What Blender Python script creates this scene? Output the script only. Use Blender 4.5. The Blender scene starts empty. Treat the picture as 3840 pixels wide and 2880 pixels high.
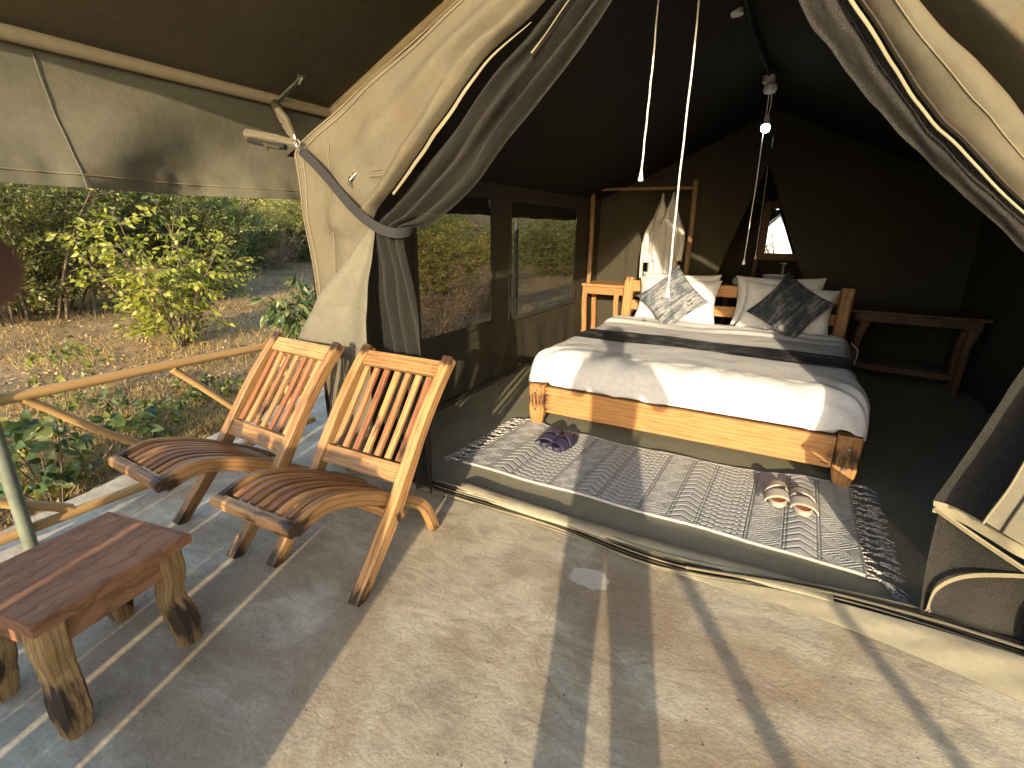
import bpy, math, random
import numpy as np
from mathutils import Matrix, Vector, noise

random.seed(7)
rng = np.random.default_rng(7)
SC = bpy.context.scene
COL = SC.collection
PI = math.pi

# ------------------------------------------------------------------ camera
CAMH = 1.4
cam_d = bpy.data.cameras.new('camera')
cam = bpy.data.objects.new('camera', cam_d)
COL.objects.link(cam)
R = Matrix(((0.87899739, 0.14886829, -0.45299208),
            (0.47673551, -0.2558093, 0.84100229),
            (0.00931899, -0.95519623, -0.2958265)))          # columns: right, down, forward
rot = R @ Matrix(((1, 0, 0), (0, -1, 0), (0, 0, -1)))
cam.matrix_world = Matrix.Translation((0, 0, CAMH)) @ rot.to_4x4()
cam_d.sensor_width = 36
cam_d.lens = 17.63
cam_d.clip_start = 0.004
cam_d.clip_end = 2000
cam_d.dof.use_dof = True
cam_d.dof.focus_distance = 2.6
cam_d.dof.aperture_fstop = 13
SC.camera = cam

# ------------------------------------------------------------------ sky, sun, exposure
SUN_EL, SUN_AZ = math.radians(13.6), math.atan2(0.280, -0.934)   # azimuth from +Y towards +X
w = bpy.data.worlds.new('World')
SC.world = w
w.use_nodes = True
nt = w.node_tree
bg = nt.nodes['Background']
sky = nt.nodes.new('ShaderNodeTexSky')
sky.sky_type = 'NISHITA'
sky.sun_disc = False
sky.sun_elevation = SUN_EL
sky.sun_rotation = SUN_AZ
sky.air_density = 1.0
sky.dust_density = 1.6
nt.links.new(sky.outputs[0], bg.inputs[0])
bg.inputs[1].default_value = 0.15
sd = bpy.data.lights.new('sun', 'SUN')
sd.energy = 2.85
sd.angle = math.radians(0.53)
sd.color = (1.0, 0.80, 0.525)
so = bpy.data.objects.new('sun', sd)
COL.objects.link(so)
sdir = Vector((0.280, -0.934, 0.236)).normalized()
so.rotation_euler = sdir.to_track_quat('Z', 'Y').to_euler()
so.location = (4, -14, 6)
SC.view_settings.view_transform = 'Standard'
SC.view_settings.look = 'None'
SC.view_settings.exposure = 1.82
SC.view_settings.gamma = 1
SC.view_settings.use_curve_mapping = False
SC.cycles.max_bounces = 10
SC.cycles.transparent_max_bounces = 16


# ------------------------------------------------------------------ materials
def new_mat(name):
    m = bpy.data.materials.new(name)
    m.use_nodes = True
    return m, m.node_tree, m.node_tree.nodes, m.node_tree.links, m.node_tree.nodes['Principled BSDF']


def ramp(N, stops):
    r = N.new('ShaderNodeValToRGB')
    e = r.color_ramp.elements
    while len(e) < len(stops):
        e.new(0.5)
    for k, (p, c) in enumerate(stops):
        e[k].position = p
        e[k].color = (c[0], c[1], c[2], 1) if not isinstance(c, (int, float)) else (c, c, c, 1)
    return r


def noise_n(N, L, vec, scale, detail=4, rough=0.55, dist=0.0):
    n = N.new('ShaderNodeTexNoise')
    n.inputs['Scale'].default_value = scale
    n.inputs['Detail'].default_value = detail
    n.inputs['Roughness'].default_value = rough
    n.inputs['Distortion'].default_value = dist
    if vec is not None:
        L.new(vec, n.inputs['Vector'])
    return n


def mixc(N, L, fac, a, b, mode='MIX'):
    m = N.new('ShaderNodeMix')
    m.data_type = 'RGBA'
    m.blend_type = mode
    for s, v in ((0, fac), (6, a), (7, b)):
        if hasattr(v, 'is_linked') or hasattr(v, 'links'):
            L.new(v, m.inputs[s])
        elif s == 0:
            m.inputs[0].default_value = v
        else:
            m.inputs[s].default_value = (v[0], v[1], v[2], 1)
    return m.outputs[2]


def mapping(N, L, vec, scale, loc=(0, 0, 0), rot=(0, 0, 0)):
    m = N.new('ShaderNodeMapping')
    m.inputs['Scale'].default_value = scale
    m.inputs['Location'].default_value = loc
    m.inputs['Rotation'].default_value = rot
    L.new(vec, m.inputs['Vector'])
    return m.outputs[0]


def bump(N, L, h, strength, dist, bsdf):
    b = N.new('ShaderNodeBump')
    b.inputs['Strength'].default_value = strength
    b.inputs['Distance'].default_value = dist
    L.new(h, b.inputs['Height'])
    L.new(b.outputs[0], bsdf.inputs['Normal'])


def wood(name, light, dark, deep, rough=0.42, cross=26, along=2.2, streak=0.5, hue=0.25, spec=0.35):
    m, T, N, L, B = new_mat(name)
    a = N.new('ShaderNodeAttribute')
    a.attribute_name = 'gc'
    oi = N.new('ShaderNodeObjectInfo')
    va = N.new('ShaderNodeVectorMath')
    va.operation = 'ADD'
    sc = N.new('ShaderNodeVectorMath')
    sc.operation = 'SCALE'
    cmb = N.new('ShaderNodeCombineXYZ')
    for i in range(3):
        L.new(oi.outputs['Random'], cmb.inputs[i])
    L.new(cmb.outputs[0], sc.inputs[0])
    sc.inputs['Scale'].default_value = 9.0
    L.new(a.outputs['Vector'], va.inputs[0])
    L.new(sc.outputs[0], va.inputs[1])
    v1 = mapping(N, L, va.outputs[0], (along * 2.2, cross * 2.6, cross * 2.6))
    n1 = noise_n(N, L, v1, 1.0, 6, 0.68, 1.1)
    v0 = mapping(N, L, va.outputs[0], (5, 14, 14))
    n0 = noise_n(N, L, v0, 1.0, 4, 0.6, 0.8)
    wv = N.new('ShaderNodeTexWave')
    wv.wave_type = 'RINGS'
    wv.rings_direction = 'X'
    wv.inputs['Scale'].default_value = 1.6
    wv.inputs['Distortion'].default_value = 6.5
    wv.inputs['Detail'].default_value = 4
    wv.inputs['Detail Scale'].default_value = 1.4
    v2 = mapping(N, L, va.outputs[0], (along * 0.7, cross * 0.5, cross * 0.5))
    L.new(v2, wv.inputs['Vector'])
    m0 = N.new('ShaderNodeMath')
    m0.operation = 'MULTIPLY_ADD'
    m0.inputs[1].default_value = 0.55
    L.new(n1.outputs['Fac'], m0.inputs[0])
    h0 = N.new('ShaderNodeMath')
    h0.operation = 'MULTIPLY'
    h0.inputs[1].default_value = 0.45
    L.new(n0.outputs['Fac'], h0.inputs[0])
    L.new(h0.outputs[0], m0.inputs[2])
    c1 = ramp(N, [(0.34, dark), (0.50, light), (0.66, [x * 1.18 for x in light])])
    L.new(m0.outputs[0], c1.inputs[0])
    r2 = ramp(N, [(0.0, 1.0), (0.28, 0.0)])
    L.new(wv.outputs['Fac'], r2.inputs[0])
    mu = N.new('ShaderNodeMath')
    mu.operation = 'MULTIPLY'
    mu.inputs[1].default_value = streak
    L.new(r2.outputs[0], mu.inputs[0])
    c2 = mixc(N, L, mu.outputs[0], c1.outputs[0], deep)
    # board to board tone
    rr = N.new('ShaderNodeMapRange')
    rr.inputs['To Min'].default_value = 1 - hue
    rr.inputs['To Max'].default_value = 1 + hue * 0.7
    L.new(oi.outputs['Random'], rr.inputs['Value'])
    hs = N.new('ShaderNodeHueSaturation')
    L.new(c2, hs.inputs['Color'])
    L.new(rr.outputs[0], hs.inputs['Value'])
    ch = N.new('ShaderNodeAttribute')
    ch.attribute_name = 'char'
    v3 = mapping(N, L, va.outputs[0], (9, 34, 34))
    n3 = noise_n(N, L, v3, 1.0, 4, 0.65)
    ad = N.new('ShaderNodeMath')
    ad.operation = 'MULTIPLY_ADD'
    ad.inputs[1].default_value = 1.7
    L.new(n3.outputs['Fac'], ad.inputs[0])
    L.new(ch.outputs['Fac'], ad.inputs[2])
    hf = N.new('ShaderNodeMath')
    hf.operation = 'MULTIPLY'
    hf.inputs[1].default_value = 0.5
    L.new(ad.outputs[0], hf.inputs[0])
    rc = ramp(N, [(0.55, 0.0), (0.72, 1.0)])
    L.new(hf.outputs[0], rc.inputs[0])
    mm = N.new('ShaderNodeMath')
    mm.operation = 'MULTIPLY'
    L.new(rc.outputs[0], mm.inputs[0])
    cg = ramp(N, [(0.02, 0.0), (0.12, 0.93)])
    L.new(ch.outputs['Fac'], cg.inputs[0])
    L.new(cg.outputs[0], mm.inputs[1])
    c3 = mixc(N, L, mm.outputs[0], hs.outputs[0], (0.018, 0.011, 0.009))
    L.new(c3, B.inputs['Base Color'])
    B.inputs['Roughness'].default_value = rough
    B.inputs['Specular IOR Level'].default_value = spec
    bump(N, L, n1.outputs['Fac'], 0.22, 0.004, B)
    return m


def canvas(name, col, var=0.12, rough=0.82, weave=900, trans=0.0, dirt=None, crease=0.5, speck=0.0, relief=0.25):
    m, T, N, L, B = new_mat(name)
    tc = N.new('ShaderNodeTexCoord')
    n = noise_n(N, L, tc.outputs['Object'], 2.2, 5, 0.6)
    n2 = noise_n(N, L, tc.outputs['Object'], 34, 4, 0.6)
    n3 = noise_n(N, L, tc.outputs['Object'], weave, 1, 0.5)
    c = ramp(N, [(0.3, [x * (1 - var) for x in col]), (0.7, [x * (1 + var) for x in col])])
    L.new(n.outputs['Fac'], c.inputs[0])
    k = ramp(N, [(0.3, 0.90), (0.7, 1.06)])
    L.new(n2.outputs['Fac'], k.inputs[0])
    cc = mixc(N, L, 1.0, c.outputs[0], k.outputs[0], 'MULTIPLY')
    if dirt:
        d = noise_n(N, L, tc.outputs['Object'], 5.5, 6, 0.7, 0.6)
        dr = ramp(N, [(0.52, 0.0), (0.72, 0.55)])
        L.new(d.outputs['Fac'], dr.inputs[0])
        cc = mixc(N, L, dr.outputs[0], cc, dirt)
    L.new(cc, B.inputs['Base Color'])
    B.inputs['Roughness'].default_value = rough
    B.inputs['Specular IOR Level'].default_value = 0.25
    if speck:
        n5 = noise_n(N, L, tc.outputs['Object'], 210, 2, 0.8)
        k5 = ramp(N, [(0.35, 1 - speck), (0.65, 1 + speck)])
        L.new(n5.outputs['Fac'], k5.inputs[0])
        cc = mixc(N, L, 1.0, cc, k5.outputs[0], 'MULTIPLY')
        L.new(cc, B.inputs['Base Color'])
    ad = N.new('ShaderNodeMath')
    ad.operation = 'MULTIPLY_ADD'
    ad.inputs[1].default_value = 0.35
    L.new(n3.outputs['Fac'], ad.inputs[0])
    L.new(n2.outputs['Fac'], ad.inputs[2])
    bump(N, L, ad.outputs[0], relief, 0.006, B)
    if crease:
        vm = mapping(N, L, tc.outputs['Object'], (7, 7, 4.5), rot=(0.4, 0.5, 0.3))
        n6 = noise_n(N, L, vm, 1.0, 3, 0.5, 0.4)
        b1 = [x for x in N if x.type == 'BUMP'][0]
        b2 = N.new('ShaderNodeBump')
        b2.inputs['Strength'].default_value = crease
        b2.inputs['Distance'].default_value = 0.010
        L.new(n6.outputs['Fac'], b2.inputs['Height'])
        L.new(b2.outputs[0], b1.inputs['Normal'])
    if trans:
        out = N['Material Output']
        t = N.new('ShaderNodeBsdfTransparent')
        mx = N.new('ShaderNodeMixShader')
        mx.inputs[0].default_value = trans
        L.new(B.outputs[0], mx.inputs[1])
        L.new(t.outputs[0], mx.inputs[2])
        L.new(mx.outputs[0], out.inputs[0])
    return m


def plain(name, col, rough=0.5, metal=0.0, nv=0.08, ns=30, bmp=0.1):
    m, T, N, L, B = new_mat(name)
    tc = N.new('ShaderNodeTexCoord')
    n = noise_n(N, L, tc.outputs['Object'], ns, 4, 0.6)
    c = ramp(N, [(0.3, [x * (1 - nv) for x in col]), (0.7, [min(1, x * (1 + nv)) for x in col])])
    L.new(n.outputs['Fac'], c.inputs[0])
    L.new(c.outputs[0], B.inputs['Base Color'])
    B.inputs['Roughness'].default_value = rough
    B.inputs['Metallic'].default_value = metal
    if bmp:
        bump(N, L, n.outputs['Fac'], bmp, 0.003, B)
    return m


def leafmat(name, a, b, c, trans=0.45):
    m, T, N, L, B = new_mat(name)
    at = N.new('ShaderNodeAttribute')
    at.attribute_name = 'tone'
    oi = N.new('ShaderNodeObjectInfo')
    ad = N.new('ShaderNodeMath')
    ad.operation = 'ADD'
    mu = N.new('ShaderNodeMath')
    mu.operation = 'MULTIPLY'
    mu.inputs[1].default_value = 0.3
    L.new(oi.outputs['Random'], mu.inputs[0])
    L.new(at.outputs['Fac'], ad.inputs[0])
    L.new(mu.outputs[0], ad.inputs[1])
    r = ramp(N, [(0.1, a), (0.6, b), (1.05, c)])
    L.new(ad.outputs[0], r.inputs[0])
    L.new(r.outputs[0], B.inputs['Base Color'])
    B.inputs['Roughness'].default_value = 0.45
    t = N.new('ShaderNodeBsdfTranslucent')
    tcol = mixc(N, L, 1.0, r.outputs[0], (1.25, 1.3, 0.45), 'MULTIPLY')
    L.new(tcol, t.inputs[0])
    mx = N.new('ShaderNodeMixShader')
    mx.inputs[0].default_value = trans
    L.new(B.outputs[0], mx.inputs[1])
    L.new(t.outputs[0], mx.inputs[2])
    L.new(mx.outputs[0], N['Material Output'].inputs[0])
    return m


M = {}
M['wood'] = wood('varnished_wood', (0.33, 0.185, 0.076), (0.205, 0.098, 0.037), (0.095, 0.038, 0.017), streak=0.55)
M['slat'] = wood('slat_wood', (0.34, 0.17, 0.066), (0.19, 0.07, 0.028), (0.11, 0.032, 0.02), hue=0.55)
M['slat_red'] = wood('reddish_slat_wood', (0.28, 0.122, 0.052), (0.18, 0.065, 0.028), (0.09, 0.028, 0.016), hue=0.3)
M['slat_pale'] = wood('pale_slat_wood', (0.38, 0.225, 0.092), (0.28, 0.145, 0.055), (0.2, 0.09, 0.035), hue=0.25)
M['bed'] = wood('bed_timber', (0.33, 0.172, 0.066), (0.245, 0.112, 0.038), (0.15, 0.058, 0.02), rough=0.5, cross=20, along=1.6, streak=0.45)
M['tabletop'] = wood('table_timber', (0.265, 0.132, 0.070), (0.18, 0.084, 0.043), (0.09, 0.040, 0.022), rough=0.5, cross=9, along=6, streak=0.4, hue=0.1, spec=0.12)
M['rawleg'] = wood('split_log_wood', (0.31, 0.195, 0.085), (0.21, 0.115, 0.042), (0.11, 0.05, 0.018), rough=0.6)
M['pole'] = wood('peeled_pole', (0.43, 0.275, 0.115), (0.31, 0.175, 0.066), (0.17, 0.085, 0.03), rough=0.6, cross=34, along=1.2, streak=0.5, hue=0.1)
M['rackwood'] = wood('shade_darkened_rack_wood', (0.20, 0.125, 0.065), (0.13, 0.075, 0.036), (0.07, 0.035, 0.018), rough=0.6)  # shade put into the colour: toned down so the rack frame looks unlit
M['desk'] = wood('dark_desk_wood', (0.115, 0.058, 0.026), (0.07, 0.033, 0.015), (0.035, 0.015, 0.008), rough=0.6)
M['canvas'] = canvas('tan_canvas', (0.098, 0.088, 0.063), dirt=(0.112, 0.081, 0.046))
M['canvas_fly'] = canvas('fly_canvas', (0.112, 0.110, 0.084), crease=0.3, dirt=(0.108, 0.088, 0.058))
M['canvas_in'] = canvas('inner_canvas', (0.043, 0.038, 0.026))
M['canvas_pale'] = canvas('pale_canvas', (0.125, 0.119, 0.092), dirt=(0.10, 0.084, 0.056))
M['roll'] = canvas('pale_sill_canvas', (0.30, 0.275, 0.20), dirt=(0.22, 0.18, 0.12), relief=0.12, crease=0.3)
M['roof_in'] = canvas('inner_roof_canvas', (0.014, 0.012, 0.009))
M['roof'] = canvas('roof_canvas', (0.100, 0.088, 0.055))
M['mesh'] = canvas('black_mosquito_mesh', (0.019, 0.018, 0.0165), weave=300, trans=0.10, speck=0.45)
M['win'] = canvas('window_mesh', (0.020, 0.018, 0.015), trans=0.23, crease=0)
M['strap'] = canvas('black_webbing', (0.022, 0.022, 0.024), weave=400)
M['zip'] = canvas('cream_zip_tape', (0.19, 0.17, 0.115), weave=700, var=0.2, relief=0.1, crease=0)
M['thread'] = canvas('seam_tape', (0.20, 0.17, 0.11), weave=700)
M['zipdark'] = canvas('dark_zip_tape', (0.035, 0.027, 0.02), weave=700)
M['gsheet'] = canvas('groundsheet', (0.215, 0.205, 0.15), rough=0.7, crease=0.08, relief=0.05, dirt=(0.28, 0.265, 0.20))
M['white'] = canvas('white_cotton', (0.50, 0.51, 0.53), var=0.03, weave=800, crease=0.7)
M['robe'] = canvas('white_towelling', (0.50, 0.50, 0.50), var=0.05, weave=250)
M['paint'] = plain('cream_pole_paint', (0.33, 0.28, 0.19), 0.5)
M['gpost'] = plain('grey_green_post', (0.12, 0.14, 0.11), 0.5, ns=12, nv=0.25)
M['metal'] = plain('zinc', (0.62, 0.6, 0.56), 0.3, 1.0)
M['plastic'] = plain('white_plastic', (0.72, 0.71, 0.68), 0.4)
M['cord'] = plain('white_cord', (0.9, 0.9, 0.88), 0.8)
M['black'] = plain('black_rubber', (0.015, 0.015, 0.016), 0.5)
M['navy'] = plain('purple_foam', (0.019, 0.016, 0.052), 0.55, ns=60, bmp=0.2)
M['beige'] = plain('grey_beige_foam', (0.29, 0.27, 0.245), 0.6, ns=60, bmp=0.2)
M['tan'] = plain('tan_footbed', (0.40, 0.13, 0.04), 0.5, ns=60)
M['dkfoot'] = plain('black_footbed', (0.02, 0.019, 0.022), 0.5)
M['ceramic'] = plain('white_ceramic', (0.72, 0.72, 0.72), 0.12, bmp=0)
M['skin'] = plain('skin', (0.12, 0.05, 0.032), 0.6, ns=90)
M['shirt'] = canvas('shirt_cloth', (0.10, 0.11, 0.14))
M['trouser'] = canvas('trouser_cloth', (0.06, 0.06, 0.07))
M['hair'] = plain('hair', (0.02, 0.016, 0.013), 0.7)
M['bark'] = plain('bark', (0.11, 0.085, 0.055), 0.9, ns=20, nv=0.4, bmp=0.5)
M['twig'] = plain('dry_twig', (0.18, 0.14, 0.09), 0.9, ns=20, nv=0.35)
M['leaf_dark'] = leafmat('dark_leaf', (0.045, 0.07, 0.02), (0.095, 0.125, 0.034), (0.19, 0.21, 0.055), 0.35)
M['leaf_mid'] = leafmat('mid_leaf', (0.065, 0.085, 0.022), (0.145, 0.16, 0.04), (0.29, 0.27, 0.08), 0.4)
M['leaf_yel'] = leafmat('yellow_green_leaf', (0.13, 0.16, 0.025), (0.28, 0.30, 0.045), (0.46, 0.43, 0.11), 0.5)
M['leaf_gold'] = leafmat('golden_scrub_leaf', (0.17, 0.16, 0.035), (0.31, 0.285, 0.065), (0.48, 0.41, 0.15), 0.45)
M['leaf_big'] = leafmat('glossy_leaf', (0.028, 0.055, 0.02), (0.055, 0.095, 0.03), (0.11, 0.15, 0.05), 0.25)
M['grass'] = leafmat('dry_grass', (0.23, 0.15, 0.055), (0.38, 0.26, 0.095), (0.52, 0.40, 0.17), 0.3)
M['litter'] = leafmat('leaf_litter', (0.11, 0.066, 0.03), (0.22, 0.14, 0.065), (0.33, 0.235, 0.125), 0.15)


def mirror_mat():
    m, T, N, L, B = new_mat('mirror_glass')
    tc = N.new('ShaderNodeTexCoord')
    n = noise_n(N, L, tc.outputs['Object'], 9, 3)
    r = ramp(N, [(0.3, (0.22, 0.24, 0.26)), (0.8, (0.25, 0.27, 0.29))])
    L.new(n.outputs['Fac'], r.inputs[0])
    L.new(r.outputs[0], B.inputs['Base Color'])
    B.inputs['Metallic'].default_value = 1
    B.inputs['Roughness'].default_value = 0.0
    return m


M['mirror'] = mirror_mat()


def bulb_mat():
    m, T, N, L, B = new_mat('lit_bulb')
    B.inputs['Base Color'].default_value = (0.9, 0.95, 0.95, 1)
    B.inputs['Emission Color'].default_value = (0.78, 0.95, 1.0, 1)
    B.inputs['Emission Strength'].default_value = 6.0
    return m


M['bulb'] = bulb_mat()


def concrete():
    m, T, N, L, B = new_mat('screed_concrete')
    tc = N.new('ShaderNodeTexCoord')
    P = tc.outputs['Object']
    n1 = noise_n(N, L, P, 1.6, 7, 0.62, 0.4)
    c1 = ramp(N, [(0.30, (0.29, 0.25, 0.18)), (0.50, (0.44, 0.395, 0.30)), (0.70, (0.54, 0.505, 0.40))])
    L.new(n1.outputs['Fac'], c1.inputs[0])
    # trowel sweeps
    v = mapping(N, L, P, (4, 9, 1), rot=(0, 0, 0.25))
    n2 = noise_n(N, L, v, 1.6, 5, 0.65, 1.2)
    k2 = ramp(N, [(0.28, 0.70), (0.62, 1.10)])
    L.new(n2.outputs['Fac'], k2.inputs[0])
    c = mixc(N, L, 1.0, c1.outputs[0], k2.outputs[0], 'MULTIPLY')
    # brown water marks
    n3 = noise_n(N, L, P, 1.05, 6, 0.7, 1.0)
    k3 = ramp(N, [(0.47, 0.0), (0.56, 0.5), (0.70, 0.8)])
    L.new(n3.outputs['Fac'], k3.inputs[0])
    c = mixc(N, L, k3.outputs[0], c, (0.27, 0.195, 0.12))

    def spot(cx, cy, rx, ry, col, amt, soft=0.16, wob=0.5, ns=9):
        nonlocal c
        vm = mapping(N, L, P, (1 / rx, 1 / ry, 0), loc=(-cx / rx, -cy / ry, 0))
        nn = noise_n(N, L, P, ns, 4, 0.6)
        ln = N.new('ShaderNodeVectorMath')
        ln.operation = 'LENGTH'
        L.new(vm, ln.inputs[0])
        a = N.new('ShaderNodeMath')
        a.operation = 'MULTIPLY_ADD'
        a.inputs[1].default_value = wob
        L.new(nn.outputs['Fac'], a.inputs[0])
        L.new(ln.outputs['Value'], a.inputs[2])
        rr = ramp(N, [(0.0, 0.0), (1.0, 1.0)])
        rr = N.new('ShaderNodeMapRange')
        rr.interpolation_type = 'SMOOTHSTEP'
        rr.inputs['From Min'].default_value = 1 + wob * 0.5 - soft
        rr.inputs['From Max'].default_value = 1 + wob * 0.5 + soft
        rr.inputs['To Min'].default_value = amt
        rr.inputs['To Max'].default_value = 0
        L.new(a.outputs[0], rr.inputs['Value'])
        c = mixc(N, L, rr.outputs[0], c, col)
    spot(-0.42, 1.62, 0.30, 0.20, (0.24, 0.175, 0.115), 0.6, 0.35)
    spot(-0.80, 1.68, 0.16, 0.10, (0.26, 0.20, 0.135), 0.5, 0.35)
    spot(0.30, 1.15, 0.34, 0.16, (0.25, 0.17, 0.10), 0.55, 0.4)
    spot(0.10, 1.55, 0.28, 0.12, (0.27, 0.19, 0.12), 0.5, 0.4)
    spot(-0.545, 1.72, 0.085, 0.062, (0.58, 0.56, 0.50), 0.75, 0.10, 1.2, 13)
    spot(0.42, 1.02, 0.05, 0.05, (0.25, 0.18, 0.11), 0.7, 0.1)
    # fine speckle
    n4 = noise_n(N, L, P, 70, 4, 0.7)
    k4 = ramp(N, [(0.3, 0.80), (0.7, 1.10)])
    L.new(n4.outputs['Fac'], k4.inputs[0])
    c = mixc(N, L, 1.0, c, k4.outputs[0], 'MULTIPLY')
    # hairline scratches
    vo = N.new('ShaderNodeTexVoronoi')
    vo.feature = 'DISTANCE_TO_EDGE'
    vo.inputs['Scale'].default_value = 1.3
    nz = noise_n(N, L, P, 6, 4, 0.7)
    vv = mixc(N, L, 0.12, P, nz.outputs['Color'])
    L.new(vv, vo.inputs['Vector'])
    kk = ramp(N, [(0.0, 0.72), (0.006, 1.0)])
    L.new(vo.outputs['Distance'], kk.inputs[0])
    c = mixc(N, L, 0.6, c, kk.outputs[0], 'MULTIPLY')
    L.new(c, B.inputs['Base Color'])
    B.inputs['Roughness'].default_value = 0.62
    ad = N.new('ShaderNodeMath')
    ad.operation = 'ADD'
    L.new(n4.outputs['Fac'], ad.inputs[0])
    L.new(n2.outputs['Fac'], ad.inputs[1])
    bump(N, L, ad.outputs[0], 0.30, 0.006, B)
    return m


M['concrete'] = concrete()


def earth():
    m, T, N, L, B = new_mat('dry_earth')
    tc = N.new('ShaderNodeTexCoord')
    P = tc.outputs['Object']
    n1 = noise_n(N, L, P, 0.9, 8, 0.7)
    c1 = ramp(N, [(0.3, (0.18, 0.115, 0.055)), (0.5, (0.33, 0.225, 0.105)), (0.72, (0.44, 0.33, 0.165))])
    L.new(n1.outputs['Fac'], c1.inputs[0])
    n2 = noise_n(N, L, P, 26, 5, 0.75)
    k2 = ramp(N, [(0.32, 0.55), (0.68, 1.2)])
    L.new(n2.outputs['Fac'], k2.inputs[0])
    c = mixc(N, L, 1.0, c1.outputs[0], k2.outputs[0], 'MULTIPLY')
    n3 = noise_n(N, L, P, 0.35, 5, 0.6)
    k3 = ramp(N, [(0.52, 0.0), (0.68, 0.6)])
    L.new(n3.outputs['Fac'], k3.inputs[0])
    c = mixc(N, L, k3.outputs[0], c, (0.15, 0.15, 0.06))
    L.new(c, B.inputs['Base Color'])
    B.inputs['Roughness'].default_value = 0.95
    bump(N, L, n2.outputs['Fac'], 0.8, 0.03, B)
    return m


M['earth'] = earth()


def fabric_print(name, stops, scale=(3, 26, 1), band=None):
    m, T, N, L, B = new_mat(name)
    a = N.new('ShaderNodeAttribute')
    a.attribute_name = 'gc'
    v = mapping(N, L, a.outputs['Vector'], scale)
    n = noise_n(N, L, v, 1.0, 7, 0.72, 0.3)
    n2 = noise_n(N, L, a.outputs['Vector'], 5.0, 5, 0.7)
    ad = N.new('ShaderNodeMath')
    ad.operation = 'MULTIPLY_ADD'
    ad.inputs[1].default_value = 0.8
    L.new(n2.outputs['Fac'], ad.inputs[0])
    L.new(n.outputs['Fac'], ad.inputs[2])
    r = ramp(N, stops)
    L.new(ad.outputs[0], r.inputs[0])
    c = r.outputs[0]
    if band:
        sx = N.new('ShaderNodeSeparateXYZ')
        L.new(a.outputs['Vector'], sx.inputs[0])
        ab = N.new('ShaderNodeMath')
        ab.operation = 'ABSOLUTE'
        sb = N.new('ShaderNodeMath')
        sb.operation = 'ADD'
        sb.inputs[1].default_value = -band[0]
        L.new(sx.outputs[1], sb.inputs[0])
        L.new(sb.outputs[0], ab.inputs[0])
        rr = ramp(N, [(band[1], 0.8), (band[1] * 1.9, 0.0)])
        L.new(ab.outputs[0], rr.inputs[0])
        c = mixc(N, L, rr.outputs[0], c, band[2])
    L.new(c, B.inputs['Base Color'])
    B.inputs['Roughness'].default_value = 0.6
    B.inputs['Specular IOR Level'].default_value = 0.15
    n4 = noise_n(N, L, a.outputs['Vector'], 240, 2)
    bump(N, L, n4.outputs['Fac'], 0.2, 0.004, B)
    return m


M['cush_l'] = fabric_print('pale_brushed_print', [(0.68, (0.02, 0.028, 0.04)), (0.85, (0.085, 0.10, 0.125)), (0.98, (0.27, 0.275, 0.28)), (1.1, (0.05, 0.06, 0.08))], (26, 3, 1))
M['cush_d'] = fabric_print('dark_brushed_print', [(0.72, (0.012, 0.017, 0.026)), (0.9, (0.036, 0.042, 0.056)), (1.05, (0.13, 0.135, 0.14))], (26, 3, 1))
M['runner'] = fabric_print('bed_runner_print', [(0.78, (0.012, 0.014, 0.019)), (0.95, (0.035, 0.038, 0.045)), (1.1, (0.13, 0.135, 0.14))], (3, 34, 1))


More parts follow.
